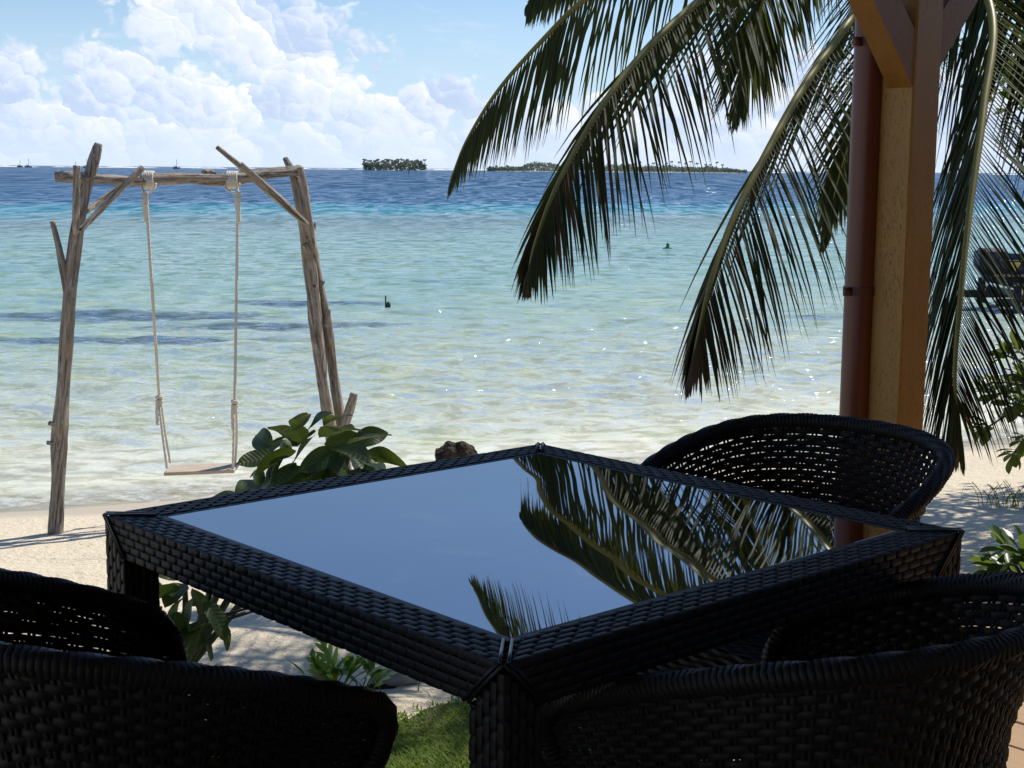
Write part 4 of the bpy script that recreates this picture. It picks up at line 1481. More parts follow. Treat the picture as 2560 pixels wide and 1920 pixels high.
def noni():
    Y0 = 5.45
    bx_, by_ = -1.30, 5.55
    base = np.array([bx_, by_, ground_z(bx_, by_)])
    B = thing('noni_bush', 'large glossy-leaved noni bush growing on the sand just beyond the table', 'bush', base)
    meshes = [leaf_mesh('leaf', 0.27, 0.15, 0.22, c_, 10, 7, 0.48, 0.05, k) for k, c_ in enumerate((0.10, 0.22, 0.34, 0.45))]
    for m_ in meshes:
        m_.materials.append(M['noni'])
    rs = np.random.default_rng(8)
    stems = [[(600, 1000, 5.45), (640, 960, 5.45), (680, 930, 5.45)], [(640, 1060, 5.5), (700, 1010, 5.5), (765, 975, 5.5)], [(560, 1080, 5.4), (580, 1020, 5.4), (600, 985, 5.4)],
             [(700, 1080, 5.6), (745, 1040, 5.6), (790, 1010, 5.6)], [(500, 1150, 5.5), (520, 1100, 5.4), (530, 1075, 5.35)], [(400, 1330, 5.4), (400, 1270, 5.3), (405, 1240, 5.3)], [(430, 1360, 5.35), (440, 1330, 5.25), (455, 1330, 5.2)]]
    for k, st in enumerate(stems):
        pts = [np.array([0, 0, -0.05])] + [at(*q) - base for q in st]
        c_ = catmull(np.array(pts), 16)
        obj('stem', MB().add(*tube(c_, np.linspace(0.016, 0.006, 16), 7, 0.08, k)).mesh('stem'), M['noni_stem'], B)
    # leaves: where each springs from, where its tip points (pixels), depth
    Lv = [(600, 985, 520, 1015, 5.30), (590, 965, 560, 955, 5.35), (640, 955, 600, 925, 5.5), (650, 950, 700, 895, 5.6), (655, 960, 620, 905, 5.4), (690, 945, 780, 930, 5.3), (680, 940, 640, 1000, 5.2),
          (740, 965, 840, 940, 5.45), (770, 985, 865, 1000, 5.35), (760, 985, 800, 1045, 5.25), (750, 990, 700, 1060, 5.25), (720, 985, 690, 1045, 5.2), (790, 1010, 850, 1040, 5.4), (700, 1000, 640, 1065, 5.15),
          (640, 1000, 600, 1060, 5.2), (620, 1020, 575, 1085, 5.2), (600, 1040, 555, 1070, 5.3), (650, 1040, 660, 1100, 5.2), (700, 1050, 730, 1100, 5.2), (535, 1075, 455, 1078, 5.25), (540, 1080, 520, 1110, 5.3),
          (760, 960, 800, 950, 5.65), (700, 960, 740, 960, 5.7), (620, 950, 590, 975, 5.6), (660, 1000, 720, 1000, 5.5), (730, 1030, 790, 1060, 5.3), (560, 1040, 520, 1060, 5.5), (820, 1030, 850, 1070, 5.5),
          (660, 940, 610, 950, 5.55), (700, 935, 760, 915, 5.55), (720, 970, 790, 985, 5.15), (735, 975, 680, 1010, 5.1), (640, 975, 575, 1000, 5.15), (690, 990, 750, 1030, 5.1), (660, 1010, 610, 1040, 5.1),
          (780, 1000, 830, 1020, 5.2), (600, 1000, 545, 1040, 5.2), (620, 1045, 560, 1100, 5.15), (680, 1060, 620, 1110, 5.1), (740, 1040, 720, 1110, 5.1), (570, 1060, 500, 1090, 5.2), (640, 930, 660, 890, 5.65),
          (390, 1270, 340, 1290, 5.15), (420, 1290, 400, 1350, 5.1), (440, 1300, 470, 1345, 5.1), (400, 1340, 360, 1400, 5.1), (425, 1360, 455, 1410, 5.15), (350, 1310, 320, 1370, 5.2),
          (405, 1250, 350, 1240, 5.3), (410, 1255, 460, 1250, 5.2), (400, 1260, 360, 1310, 5.25), (415, 1270, 440, 1330, 5.2), (400, 1290, 350, 1350, 5.3), (455, 1330, 485, 1370, 5.15), (430, 1340, 400, 1400, 5.2),
          (440, 1345, 420, 1420, 5.1), (380, 1320, 370, 1400, 5.2), (410, 1310, 470, 1310, 5.3), (360, 1290, 310, 1260, 5.4), (370, 1240, 300, 1240, 5.5), (430, 1380, 380, 1430, 5.2), (700, 920, 735, 900, 5.6)]
    for k, (x0, y0, x1, y1, d) in enumerate(Lv):
        a = at(x0, y0, d) - base
        b = at(x1, y1, d + rs.uniform(-0.16, 0.10)) - base
        dv = b - a
        ln = np.linalg.norm(dv)
        sc = np.clip(ln / 0.26, 0.58, 1.0)
        dv = dv + np.array([0, 0, 0.22 * ln])
        place('leaf', meshes[int(rs.integers(0, 4))], B, a, dv, rs.normal(0, 0.45), sc)
    for (x, y, d) in ((618, 968, 5.2), (745, 985, 5.2), (560, 1030, 5.2), (800, 1010, 5.2)):
        q = np.linspace(-1, 1, 9)
        c0 = at(x, y, d) - base
        P = np.stack([c0[0] + 0 * q, c0[1] + 0 * q, c0[2] + q * 0.032], -1)
        obj('fruit', MB().add(*tube(P, 0.024 * np.sqrt(np.clip(1 - q * q, .02, 1)), 10, 0.06, 3)).mesh('fruit'), M['fruit'], B)
    for k, tw in enumerate([[(430, 1345, 5.4), (470, 1332, 5.35), (560, 1308, 5.3)], [(410, 1390, 5.35), (460, 1350, 5.3), (550, 1320, 5.25)], [(450, 1325, 5.3), (480, 1338, 5.3), (530, 1322, 5.35)]]):
        c_ = catmull(np.array([at(*q) - base for q in tw]), 14)
        obj('twig', MB().add(*tube(c_, np.linspace(0.008, 0.004, 14), 6, 0.25, k)).mesh('twig'), M['twig'], B)


noni()


def naupaka(name, label, center, rad, base_xy, n_tips, seed, leaf=0.105):
    base = np.array([base_xy[0], base_xy[1], ground_z(*base_xy)])
    B = thing(name, label, 'shrub', base, group='naupaka shrubs beside the veranda')
    rs = np.random.default_rng(seed)
    ms = [leaf_mesh('leaf', leaf * q, leaf * 0.44, 0.3, c_, 6, 5, 0.64, 0.0, 2) for q, c_ in ((1.0, 0.12), (0.9, 0.25), (0.75, 0.05))]
    for m_ in ms:
        m_.materials.append(M['naupaka'])
    cen = np.array(center)
    for k in range(n_tips):
        d = rs.normal(0, 1, 3)
        d[2] = d[2] * 0.8 + 0.15
        d /= np.linalg.norm(d)
        tip = cen + d * np.array(rad) * rs.uniform(0.55, 1.0)
        pts = np.array([base + [0, 0, -0.03], base * 0.45 + cen * 0.55 + rs.normal(0, 0.05, 3), cen * 0.5 + tip * 0.5, tip])
        c_ = catmull(pts, 12) - base
        obj('stem', MB().add(*tube(c_, np.linspace(0.012, 0.004, 12), 6)).mesh('stem'), M['noni_stem'], B)
        ax = c_[-1] - c_[-4]
        ax /= np.linalg.norm(ax)
        e1 = np.cross(ax, [0.3, 0.2, 0.9])
        e1 /= np.linalg.norm(e1)
        e2 = np.cross(ax, e1)
        nl = int(rs.integers(8, 12))
        for j in range(nl):
            a = j * 2.4 + rs.uniform(0, .5)
            sp_ = 0.45 + 0.75 * (1 - j / nl)
            dv = ax * 0.7 + (e1 * math.cos(a) + e2 * math.sin(a)) * sp_ + np.array([0, 0, 0.15])
            place('leaf', ms[int(rs.integers(0, 3))], B, c_[-1] - ax * 0.02 * (nl - j) / nl * 2, dv, rs.normal(0, .3), rs.uniform(.8, 1.15))


c0 = at(2305, 872, 6.6)
naupaka('naupaka_shrub', 'tall bright green naupaka shrub overhanging the shaded sand by the water', c0, (0.43, 0.40, 0.31), (c0[0] + 0.35, c0[1] + 0.1), 64, 4, 0.095)
c0 = at(2235, 1235, 4.75)
naupaka('naupaka_shrub', 'low naupaka shrub with fresh yellow-green leaves below the deck edge', c0, (0.17, 0.2, 0.15), (c0[0] + 0.1, c0[1]), 18, 9, 0.11)


def fern_leaf(L, seed):
    """flat lobed frond of a lacy fern"""
    rs = np.random.default_rng(seed)
    V, F = [], []

    def blade(p, d, ln, w, z0):
        n_ = np.array([-d[1], d[0]])
        b = len(V)
        for q, k in ((0, 0.55), (0.35, 1.0), (0.7, 0.75), (1, 0.03)):
            c_ = p + d * ln * q
            for s in (-1, 1):
                x, y = c_ + n_ * s * w * k
                V.append((x, y, z0 - 0.35 * y * y / L - 0.12 * abs(x)))
        for i in range(3):
            a = b + 2 * i
            F.append((a, a + 1, a + 3, a + 2))
    blade(np.array([0, 0.0]), np.array([0, 1.0]), L, 0.014, 0)
    for i in range(4):
        y = L * (0.28 + 0.17 * i)
        ln = L * (0.42 - 0.06 * i) * rs.uniform(0.85, 1.1)
        for s in (-1, 1):
            a = math.radians(48 - 4 * i)
            blade(np.array([0, y + s * 0.008]), np.array([s * math.sin(a), math.cos(a)]), ln, 0.011, 0.0004)
    return new_mesh('leaf', V, F)


def fern(px, py, depth, n, seed, label, size=0.15, spots=None):
    b = at(px, py, depth)
    base = np.array([b[0], b[1], ground_z(b[0], b[1]) + 0.01])
    B = thing('fern', label, 'fern', base, group='ferns at the edge of the lawn')
    rs = np.random.default_rng(seed)
    ms = [fern_leaf(size * q, k) for k, q in enumerate((1.15, 0.9, 0.75))]
    for m_ in ms:
        m_.materials.append(M['fern'])
    for k in range(n):
        a = k * 2.4
        dv = (math.cos(a) * 0.55, math.sin(a) * 0.35 - 0.25, 1.0)
        p0 = np.array([rs.normal(0, .035), rs.normal(0, .03), 0])
        p1 = p0 + np.array(dv) * 0.05
        obj('stalk', MB().add(*tube(np.array([p0, (p0 + p1) / 2, p1 * 1.02]), 0.0025, 5)).mesh('stalk'), M['noni_stem'], B)
        place('leaf', ms[k % 3], B, p1, dv, rs.normal(0, .5), rs.uniform(.85, 1.15))


fern(735, 1478, 5.0, 9, 3, 'bright green lobed fern beside the lawn under the table edge', 0.17)
fern(800, 1470, 5.1, 8, 5, 'darker fern clump in front of the pale coral stone', 0.13)
fern(700, 1480, 5.15, 4, 6, 'small fern sprout with few leaves on the sand edge', 0.10)


def build_grass():
    n = 330000
    rs = np.random.default_rng(12)
    x = rs.uniform(-1.9, 1.6, n)
    y = rs.uniform(2.6, 5.4, n)
    v = (x - TN[0]) * Vv[0] + (y - TN[1]) * Vv[1]
    s = s_of(x, y)
    edge = 4.80 + 0.16 * np.sin(x * 3.1) + 0.1 * np.sin(x * 9.0 + 1) + rs.normal(0, 0.10, n) + np.clip(-0.9 - x, 0, 1) * -0.5
    ok = (v > DECK_V + 0.05) & (s < edge) & (s > 2.2)
    x, y = x[ok], y[ok]
    n = len(x)
    z = ground_z(x, y)
    h = rs.uniform(0.010, 0.024, n) * (1 + 0.4 * np.sin(x * 6) * np.sin(y * 7))
    a = rs.uniform(0, 2 * PI, n)
    lean = rs.uniform(0.3, 1.5, n) * h
    w = rs.uniform(0.0024, 0.0042, n)
    dx, dy = np.cos(a), np.sin(a)
    V = np.zeros((n, 5, 3))
    V[:, 0] = np.stack([x - dy * w, y + dx * w, z - .004], -1)
    V[:, 1] = np.stack([x + dy * w, y - dx * w, z - .004], -1)
    mx, my, mz = x + dx * lean * .35, y + dy * lean * .35, z + h * .62
    V[:, 2] = np.stack([mx + dy * w * .8, my - dx * w * .8, mz], -1)
    V[:, 3] = np.stack([mx - dy * w * .8, my + dx * w * .8, mz], -1)
    V[:, 4] = np.stack([x + dx * lean, y + dy * lean, z + h], -1)
    b = (np.arange(n) * 5)[:, None]
    F3 = np.vstack([b + np.array([[0, 1, 2]]), b + np.array([[0, 2, 3]]), b + np.array([[3, 2, 4]])])
    me = new_mesh('grass', V.reshape(-1, 3), F3)
    tag(obj('grass', me, M['grass']), 'short bright green lawn between the deck and the sand', 'grass', kind='stuff')
    # the soil it grows in, a thin sheet following the slope
    sv = np.linspace(2.0, 4.75, 40)
    rv = np.linspace(-3.2, 2.6, 60)
    SS, RR = np.meshgrid(sv, rv, indexing='ij')
    jag = 0.10 * np.sin(RR * 5) + 0.06 * np.sin(RR * 13 + 1)
    SS = SS + jag * (SS - 2.0) / 2.75
    X, Y = SS * SN[0] + RR * SN[1], SS * SN[1] - RR * SN[0]
    Z = ground_z(X, Y) + 0.005 - 0.05 * np.clip((sv - 4.55) / 0.2, 0, 1)[:, None] ** 2
    Z[0] -= 0.06
    Z[:, 0] -= 0.06
    Z[:, -1] -= 0.06
    m, k = SS.shape
    i, j = np.meshgrid(np.arange(m - 1), np.arange(k - 1), indexing='ij')
    a = (i * k + j).ravel()
    F = np.stack([a, a + k, a + k + 1, a + 1], -1)
    tag(obj('lawn_soil', new_mesh('lawn_soil', np.stack([X, Y, Z], -1).reshape(-1, 3), F), M['soil']), 'dark soil under the short lawn', kind='structure')


build_grass()


def rock(px, py, z, size, seed, mat, label, sc=(1, 1, 1)):
    import bmesh
    c_ = on_z(px, py, z)
    base = (c_[0], c_[1], ground_z(c_[0], c_[1]) - 0.03)
    bm = bmesh.new()
    bmesh.ops.create_icosphere(bm, subdivisions=4, radius=1.0)
    rs = np.random.default_rng(seed)
    dirs = rs.normal(0, 1, (11, 3))
    dirs /= np.linalg.norm(dirs, axis=1)[:, None]
    cut = rs.uniform(0.62, 0.95, 11)
    for v in bm.verts:
        p = np.array(v.co)
        for d, q in zip(dirs, cut):
            e = p @ d - q
            if e > 0:
                p = p - d * e * 0.85
        p = p * (1 + 0.05 * math.sin(p[0] * 9 + p[2] * 7) + 0.04 * math.sin(p[1] * 13 + p[0] * 6) + 0.025 * math.sin(p[2] * 25 + p[1] * 17))
        v.co = Vector((p[0] * size * sc[0], p[1] * size * sc[1], (p[2] * 0.9 + 0.55) * size * sc[2]))
    me = bpy.data.meshes.new('rock')
    bm.to_mesh(me)
    bm.free()
    me.polygons.foreach_set('use_smooth', np.ones(len(me.polygons), dtype=bool))
    return tag(obj('rock', me, mat, None, base), label, 'rock')


rock(987, 1004, -1.12, 0.185, 4, M['rock'], 'rough dark brown rock at the waterline behind the table', (1.0, 0.9, 1.25))
rock(850, 1456, -0.60, 0.075, 7, M['pale_rock'], 'pale grey coral stone behind the ferns on the lawn edge', (1.3, 0.9, 0.85))
rock(822, 1464, -0.59, 0.05, 9, M['rock'], 'dark stone lying low between the ferns and the lawn', (1.5, 0.8, 0.6))

# tuft of beach grass on the shaded sand at the right
g0 = on_z(2190, 1118, -0.95)
tb = np.array([g0[0], g0[1], ground_z(g0[0], g0[1])])
tuft = thing('beach_grass', 'sparse tuft of yellow-green grass on the shaded sand', 'grass tuft', tb)
rs = np.random.default_rng(4)
for k in range(60):
    a = rs.uniform(0, 6.28)
    p0 = np.array([rs.normal(0, .11), rs.normal(0, .06), -0.01])
    h = rs.uniform(.07, .17)
    d = np.array([math.cos(a), math.sin(a), 0]) * h * .5
    P = catmull(np.array([p0, p0 + d * .3 + [0, 0, h * .6], p0 + d + [0, 0, h]]), 5)
    obj('blade', MB().add(*ribbon(P, [(d[1], -d[0], 0.01)] * 5, 0.005, 0.0008)).mesh('blade'), M['grass'], tuft)


# ------------------------------------------------------------------ shade tree beyond the right edge of the view: throws the shade on the sand
def shade_tree(x, y, seed, rad, ztop):
    base = np.array([x, y, ground_z(x, y)])
    T = thing('beach_tree', 'spreading beach tree beside the naupaka, shading the sand', 'tree', base)
    rs = np.random.default_rng(seed)
    cz = ztop - rad * 0.55 - base[2]
    pts = np.array([(0, 0, -0.1), (0.1, 0.05, cz * .4), (0.0, 0.1, cz * .8)])
    trunk = obj('trunk', MB().add(*tube(catmull(pts, 14), np.linspace(0.13, 0.08, 14), 9, 0.1, 1)).mesh('trunk'), M['bark'], T)
    clumps = []
    for k in range(16):
        a = k * 2.4
        r_ = rad * math.sqrt((k + .5) / 16)
        c_ = np.array([math.cos(a) * r_, math.sin(a) * r_, cz + rad * 0.45 * (1 - (r_ / rad) ** 2) + rs.normal(0, .12)])
        clumps.append(c_)
        P = catmull(np.array([(0.0, 0.1, cz * .75), (c_ * .5 + np.array([0, 0, cz * .42])), c_]), 9)
        obj('limb', MB().add(*tube(P, np.linspace(0.05, 0.012, 9), 6, 0.1, k)).mesh('limb'), M['bark'], trunk)
    n = 5200
    V = np.zeros((n, 4, 3))
    ci = rs.integers(0, 16, n)
    C_ = np.array(clumps)[ci] + rs.normal(0, 1, (n, 3)) * np.array([0.24, 0.24, 0.13]) * rad * 0.62
    d = rs.normal(0, 1, (n, 3))
    d[:, 2] *= 0.5
    d /= np.linalg.norm(d, axis=1)[:, None]
    e = np.cross(d, rs.normal(0, 1, (n, 3)))
    e /= np.linalg.norm(e, axis=1)[:, None]
    V[:, 0], V[:, 1], V[:, 2], V[:, 3] = C_, C_ + d * .06 + e * .03, C_ + d * .13, C_ + d * .06 - e * .03
    F = np.arange(n * 4).reshape(n, 4)
    tag(obj('crown', new_mesh('crown', V.reshape(-1, 3), F), M['tree_leaf'], T), kind='stuff')


shade_tree(4.75, 10.1, 3, 1.55, 2.9)


def added_screen_bush(x, y, r_, h, seed, label):  # unseen bush, added to keep low sky light off the post
    base = np.array([x, y, ground_z(x, y)])
    T = thing('added_screen_bush', label, 'bush', base, group='unseen bushes added beside the veranda to block low sky light')
    rs = np.random.default_rng(seed)
    stem = MB()
    for k in range(7):
        a = k * 0.9
        P = catmull(np.array([(0, 0, -.05), (math.cos(a) * r_ * .25, math.sin(a) * r_ * .25, h * .4), (math.cos(a) * r_ * .6, math.sin(a) * r_ * .6, h * .8)]), 8)
        stem.add(*tube(P, np.linspace(.035, .01, 8), 6, .1, k))
    obj('stems', stem.mesh('stems'), M['bark'], T)
    n = 6000
    d0 = rs.normal(0, 1, (n, 3))
    d0 /= np.linalg.norm(d0, axis=1)[:, None]
    C_ = d0 * (rs.uniform(0.3, 1.0, n) ** 0.5)[:, None] * np.array([r_, r_, h * .48]) + np.array([0, 0, h * .52])
    C_ += 0.12 * np.sin(C_[:, [1, 2, 0]] * 5 + seed)
    d = rs.normal(0, 1, (n, 3))
    d /= np.linalg.norm(d, axis=1)[:, None]
    e = np.cross(d, rs.normal(0, 1, (n, 3)))
    e /= np.linalg.norm(e, axis=1)[:, None]
    V = np.stack([C_, C_ + d * .07 + e * .035, C_ + d * .15, C_ + d * .07 - e * .035], 1)
    tag(obj('foliage', new_mesh('foliage', V.reshape(-1, 3), np.arange(n * 4).reshape(n, 4)), M['tree_leaf'], T), kind='stuff')


added_screen_bush(4.1, 2.2, 1.0, 2.6, 1, 'tall rounded bush added unseen beside the deck end as a sky-light screen, next to the back wall')
added_screen_bush(4.3, 4.2, 1.0, 2.4, 2, 'broad bush in the middle of the added sky-light screen beside the deck end')
added_screen_bush(4.75, 6.1, 0.9, 2.1, 3, 'lower bush of the added sky-light screen, next to the spreading beach tree')

# ------------------------------------------------------------------ far things: islets, surf, yachts, boat, markers
def island(x0, x1, dist, prof, seed, label, palms, hmax):
    """low islet; prof: list of (fraction along, height fraction) for its wood"""
    rs = np.random.default_rng(seed)
    A, B_ = at(x0, 366, dist), at(x1, 366, dist)
    X0, X1 = A[0], B_[0]
    L = X1 - X0
    depth = min(L * 0.5, 70)
    base = np.array([(X0 + X1) / 2, dist, WATER_Z])
    n = 40
    V, F = [], []
    for q in np.linspace(-1, 1, n):
        w = math.sqrt(max(0, 1 - q * q))
        for y, z in ((-w * depth / 2 - .2, -0.4), (-w * depth / 2 * .85, 0.5 * (w > .05)), (w * depth / 2 * .85, 0.5 * (w > .05)), (w * depth / 2 + .2, -0.4)):
            V.append((q * L / 2, y, z))
    for i in range(n - 1):
        for j in range(3):
            a = i * 4 + j
            F.append((a, a + 1, a + 5, a + 4))
    I = tag(obj('islet', new_mesh('islet', V, F), M['island_sand'], None, tuple(base)), label, kind='structure')
    pf = np.array(prof)
    mb = MB()
    nb = int(L * 34)
    q = rs.uniform(0.01, 0.99, nb)
    hh = hmax * np.interp(q, pf[:, 0], pf[:, 1]) * 0.92 * (0.85 + 0.25 * np.sin(q * 61) * np.sin(q * 23 + 1))
    w = np.sqrt(np.clip(1 - (2 * q - 1) ** 2, 0.02, 1)) * depth * 0.42
    ctr = np.stack([(q - .5) * L, rs.uniform(-1, 1, nb) * w, rs.uniform(0.0, 1.0, nb) ** 0.8 * hh + .5], -1)
    d = rs.normal(0, 1, (nb, 3))
    e = rs.normal(0, 1, (nb, 3))
    d /= np.linalg.norm(d, axis=1)[:, None]
    e /= np.linalg.norm(e, axis=1)[:, None]
    r_ = rs.uniform(1.2, 2.6, nb)[:, None]
    tri = np.stack([ctr, ctr + d * r_, ctr + e * r_], 1).reshape(-1, 3)
    mb.add(tri, [(3 * k, 3 * k + 1, 3 * k + 2) for k in range(nb)])
    for (q, hq) in palms:                            # palms that stand out of it
        x, y = (q - .5) * L, rs.uniform(-.3, .1) * depth * .5
        h = hmax * hq
        lean = rs.normal(0, .6)
        mb.add(*tube(np.array([(x, y, 0), (x + lean * .4, y, h * .5), (x + lean, y, h - 1.0)]), 0.20, 5))
        for m in range(11):
            a = m * 0.571 + rs.uniform(0, .3)
            r_ = rs.uniform(1.6, 2.5)
            c_ = np.array([x + lean, y, h - 1.0])
            p1 = c_ + np.array([math.cos(a) * r_ * .5, math.sin(a) * r_ * .5, 0.75])
            p2 = c_ + np.array([math.cos(a) * r_, math.sin(a) * r_, -0.9 + rs.normal(0, .6)])
            s_ = np.array([-math.sin(a), math.cos(a), 0.5]) * 0.42
            mb.add([c_, p1 + s_, p2, p1 - s_], [(0, 1, 2), (0, 2, 3)])
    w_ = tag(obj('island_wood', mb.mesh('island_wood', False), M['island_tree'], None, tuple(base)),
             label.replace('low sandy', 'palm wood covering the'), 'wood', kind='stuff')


rs = np.random.default_rng(77)
island(783, 921, 1500, [(0, .55), (.05, .75), (.3, .7), (.5, .9), (.8, .85), (.95, .9), (1, .5)], 1, 'low sandy small round islet on the horizon',
       [(q, rs.uniform(.78, 1.0)) for q in np.linspace(.03, .97, 26)], 12.5)
island(1048, 1618, 1700, [(0, .15), (.05, .35), (.12, .45), (.2, .95), (.26, .85), (.4, .75), (.6, .65), (.85, .55), (.95, .4), (1, .1)], 2, 'low sandy long wooded islet on the horizon',
       [(q, rs.uniform(.45, .7)) for q in np.linspace(.02, .15, 7)] + [(q, rs.uniform(.75, 1.1)) for q in np.linspace(.3, .9, 26)], 12.5)

mb = MB()
rs = np.random.default_rng(31)
for k in range(110):
    az = rs.uniform(-30, 32)
    d = rs.uniform(2300, 2900)
    ln, h = rs.uniform(15, 70), rs.uniform(0.5, 1.7) * (1.5 if az < 0 else 0.8)
    x = math.tan(math.radians(az)) * d
    n = 9
    V, F = [], []
    for i, q in enumerate(np.linspace(-1, 1, n)):
        hh = h * (1 - q * q) * rs.uniform(.6, 1.1)
        V += [(x + q * ln / 2, d - 3, WATER_Z - .3), (x + q * ln / 2, d, WATER_Z + hh), (x + q * ln / 2, d + 4, WATER_Z - .3)]
    for i in range(n - 1):
        a = i * 3
        F += [(a, a + 3, a + 4, a + 1), (a + 1, a + 4, a + 5, a + 2)]
    mb.add(V, F)
tag(obj('reef_surf', mb.mesh('reef_surf'), M['surf']), 'white surf breaking on the reef along the horizon', 'surf', kind='stuff')


def yacht(px, d, mast, seed, label):
    b = at(px, 360, d)
    base = (b[0], b[1], WATER_Z)
    Y = thing('sailing_yacht', label, 'sailboat', base, 0.0, 'yachts anchored inside the reef')
    ln = mast * 0.85
    V, F = [], []
    n = 8
    for q in np.linspace(-1, 1, n):
        w = 0.17 * ln * (1 - abs(q) ** 2.6) + 0.02
        V += [(q * ln / 2, -w, 1.3 + 0.4 * q * q), (q * ln / 2 * .93, -w * .7, -0.2), (q * ln / 2 * .93, w * .7, -0.2), (q * ln / 2, w, 1.3 + 0.4 * q * q)]
    for i in range(n - 1):
        a = i * 4
        F += [(a, a + 1, a + 5, a + 4), (a + 1, a + 2, a + 6, a + 5), (a + 2, a + 3, a + 7, a + 6), (a + 3, a, a + 4, a + 7)]
    F += [(0, 3, 2, 1), (n * 4 - 4, n * 4 - 3, n * 4 - 2, n * 4 - 1)]
    obj('hull', new_mesh('hull', V, F), M['hull_white'], Y)
    obj('cabin', MB().add(*bevel_box(-ln * .22, ln * .12, -ln * .07, ln * .07, 1.2, 2.4, .25)).mesh('cabin', False), M['hull_white'], Y)
    obj('mast', MB().add(*tube(np.array([(0.05 * ln, 0, 1.0), (.05 * ln, 0, mast * .5), (.05 * ln, 0, mast)]), 0.22, 6)).mesh('mast'), M['mast'], Y)
    obj('boom', MB().add(*tube(np.array([(.05 * ln, 0, 2.9), (-.2 * ln, 0, 3.0), (-.36 * ln, 0, 3.0)]), 0.3, 6)).mesh('boom'), M['mast'], Y)
    obj('forestay', MB().add(*tube(np.array([(.05 * ln, 0, mast * .97), (.27 * ln, 0, mast * .5), (.47 * ln, 0, 1.6)]), 0.06, 4)).mesh('forestay'), M['mast'], Y)


yacht(43, 1900, 9.0, 1, 'small yacht with a short mast, outermost of the pair lying close together')
yacht(61, 1900, 11.5, 2, 'taller-masted yacht of the pair lying close together off the reef')
yacht(163, 2000, 8.5, 3, 'faint yacht between the pair of yachts and the forked driftwood post')
yacht(187, 1900, 11.5, 4, 'yacht right behind the thin side pole of the driftwood frame')
yacht(381, 1700, 10.5, 5, 'dark lone yacht seen above the middle of the driftwood beam')


def marker(px, py, h, label, kind):
    b = on_z(px, py, WATER_Z)
    Mk = thing('marker_stake', label, 'marker', (b[0], b[1], WATER_Z), 0, 'stakes standing in the lagoon')
    if kind == 0:
        obj('stake', MB().add(*tube(np.array([(0, 0, -.4), (0, 0, h * .5), (0, 0, h)]), 0.014, 6, .1)).mesh('stake'), M['float_dark'], Mk)
        q = np.linspace(-1, 1, 8)
        P = np.stack([0.05 + 0 * q, 0 * q, 0.03 + q * .07], -1)
        obj('float', MB().add(*tube(P, 0.042 * np.sqrt(np.clip(1 - q * q, .03, 1)), 8)).mesh('float'), M['float_dark'], Mk)
    elif kind == 1:
        P = np.array([(0, 0, -.2), (0, 0, .03), (0.01, 0, h * .7), (0.01, 0, h)])
        obj('stake', MB().add(*tube(P, [0.05, 0.06, 0.05, 0.02], 8)).mesh('stake'), M['float_green'], Mk)
        obj('float', MB().add(*tube(np.array([(-.16, 0, .0), (0, 0, .02), (.14, 0, .0)]), [.02, .03, .02], 6)).mesh('float'), M['float_dark'], Mk)
    else:
        obj('stake', MB().add(*tube(np.array([(0, 0, -.5), (0, 0, h * .6), (0, 0, h)]), 0.28, 8)).mesh('stake'), M['float_dark'], Mk)
        obj('topmark', MB().add(*tube(np.array([(0, 0, h * .8), (0, 0, h * .9), (0, 0, h)]), [.5, .6, .2], 8)).mesh('topmark'), M['float_dark'], Mk)


marker(833, 663, 0.20, 'thin dark stake with a round float, off the right leg of the swing frame', 0)
marker(1442, 537, 0.19, 'small green marker buoy in the pale water between two palm fronds', 1)
b_ = at(883, 361, 620)
Mk = thing('channel_beacon', 'slim dark channel beacon standing beside the small round islet', 'beacon', (b_[0], b_[1], WATER_Z))
obj('pole', MB().add(*tube(np.array([(0, 0, -.5), (0, 0, 2.5), (0, 0, 4.6)]), 0.16, 8)).mesh('pole'), M['float_dark'], Mk)
obj('topmark', MB().add(*tube(np.array([(0, 0, 3.7), (0, 0, 4.2), (0, 0, 4.7)]), [.3, .42, .1], 8)).mesh('topmark'), M['float_dark'], Mk)


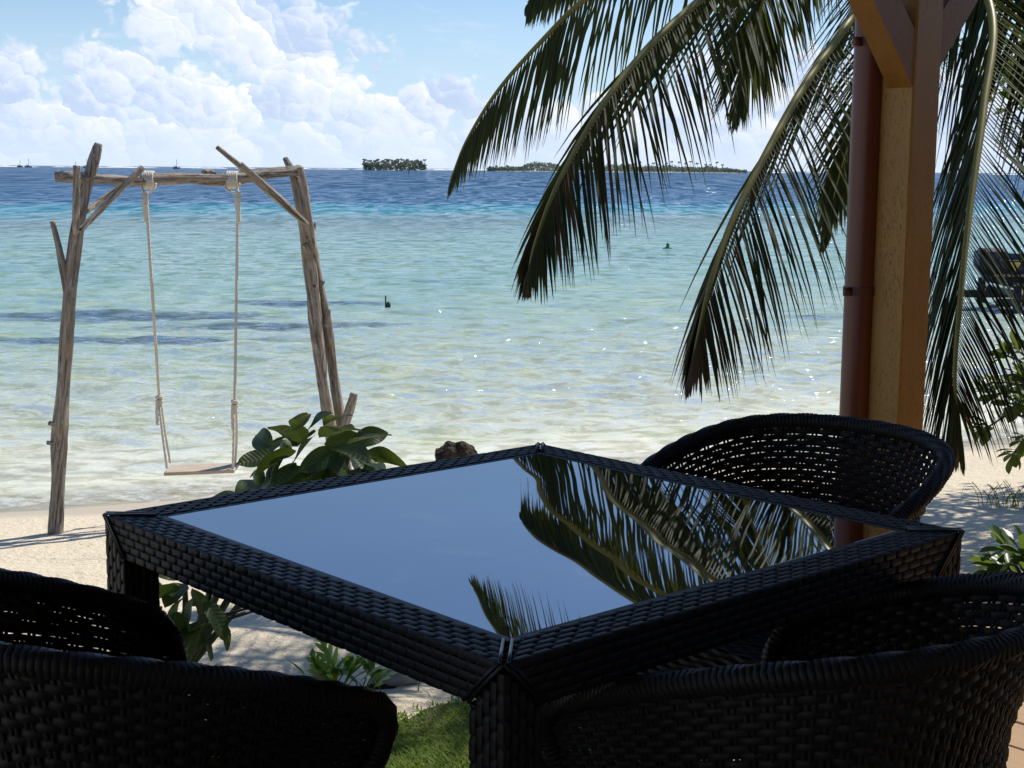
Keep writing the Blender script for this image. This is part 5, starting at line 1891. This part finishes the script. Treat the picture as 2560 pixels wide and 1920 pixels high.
def boat():
    # dark blue boat on a lift frame standing in the shallows
    bp = on_z(2150, 668, WATER_Z)
    D = bp[1]
    mpx = _S / FPX * D                                # metres per pixel at that distance
    L = 5.4
    x_left = at(2122, 600, D)[0]
    base = (x_left + L / 2, D + .4, WATER_Z)
    B = thing('boat', 'dark blue boat with yellow triangles along its side, on a lift behind palm fronds', 'boat', base)
    z_top = at(2150, 558, D)[2] - WATER_Z
    z_bot = at(2150, 632, D)[2] - WATER_Z
    n = 16
    V, F = [], []
    for i, q in enumerate(np.linspace(0, 1, n)):
        x = -L / 2 + L * q
        w = 0.75 * min(1.0, (0.12 + 1.6 * min(q, 1.15 - q)) ) ** 0.7
        sh = 0.10 * (2 * q - 1) ** 2
        keel = 0.18 * (1 - min(1, q * 4)) ** 2
        V += [(x, -w, z_top + sh), (x, -w * .96, z_top - .26 + sh), (x + .1 * (q < .1), -w * .72, z_bot + .12 + keel), (x + .15 * (q < .1), 0, z_bot + keel),
              (x + .1 * (q < .1), w * .72, z_bot + .12 + keel), (x, w * .96, z_top - .26 + sh), (x, w, z_top + sh)]
    for i in range(n - 1):
        for j in range(6):
            a = i * 7 + j
            F.append((a, a + 1, a + 8, a + 7))
    F += [tuple(range(6, -1, -1)), tuple(range((n - 1) * 7, n * 7))]
    hull = obj('hull', new_mesh('hull', V, F, False), M['boat_blue'], B)
    tr_ = MB().add(*box(-L / 2 + .05, L / 2 - .05, -0.80, -0.772, z_top - .30, z_top - .265))
    obj('rubbing_strake', tr_.mesh('rubbing_strake', False), M['boat_trim'], B)
    for k in range(13):
        x = -L / 2 + 0.45 + k * 0.345
        s = 1 if k % 4 else -1
        zc = z_top - 0.13
        me = new_mesh('triangle_mark', [(x - .10, -.79, zc - .08 * s), (x + .10, -.79, zc - .08 * s), (x, -.79, zc + .08 * s), (x - .10, -.765, zc - .08 * s), (x + .10, -.765, zc - .08 * s), (x, -.765, zc + .08 * s)],
                      [(0, 1, 2), (3, 5, 4), (0, 3, 4, 1), (1, 4, 5, 2), (2, 5, 3, 0)], False)
        obj('triangle_mark', me, M['boat_yellow'], B)
    obj('deck_board', MB().add(*box(-L / 2 + .3, L / 2 - .3, -.55, .55, z_top - .06, z_top - .03)).mesh('deck_board', False), M['boat_dark'], B)
    obj('engine_cover', MB().add(*bevel_box(-L / 2 + .05, -L / 2 + .5, -.22, .22, z_top - .25, z_top + .16, .05)).mesh('engine_cover', False), M['boat_dark'], B)
    Lf = thing('boat_lift', 'dark piled boat lift frame with a pale post, carrying the blue boat', 'boat lift', base)
    zt = at(2190, 478, D)[2] - WATER_Z
    for (x, y) in ((-L / 2 + .45, -1.0), (L / 2 - .5, -1.0), (-L / 2 + .45, 1.0), (L / 2 - .5, 1.0)):
        obj('pile', MB().add(*tube(np.array([(x, y, -1.6), (x, y, zt * .3), (x, y, zt if x > 0 else z_bot + .05)]), 0.085, 9)).mesh('pile'), M['boat_dark'], Lf)
    obj('pale_post', MB().add(*tube(np.array([(-L / 2 + 2.05, -.95, -1.6), (-L / 2 + 2.05, -.95, 0.2), (-L / 2 + 2.05, -.95, z_bot + .18)]), 0.10, 10)).mesh('pale_post'), M['pile_white'], Lf)
    for y in (-.95, .95):
        obj('bearer', MB().add(*box(-L / 2 + .1, L / 2 - .1, y - .06, y + .06, z_bot - .20, z_bot - .06)).mesh('bearer', False), M['boat_dark'], Lf)
    for x in (-L / 2 + .6, 0, L / 2 - .6):
        obj('cradle_arm', MB().add(*box(x - .06, x + .06, -1.0, 1.0, z_bot - .058, z_bot + .03)).mesh('cradle_arm', False), M['boat_dark'], Lf)
    obj('top_bar', MB().add(*box(-L / 2 + 1.35, L / 2 - .3, -1.06, -.94, zt - .10, zt)).mesh('top_bar', False), M['boat_dark'], Lf)


boat()
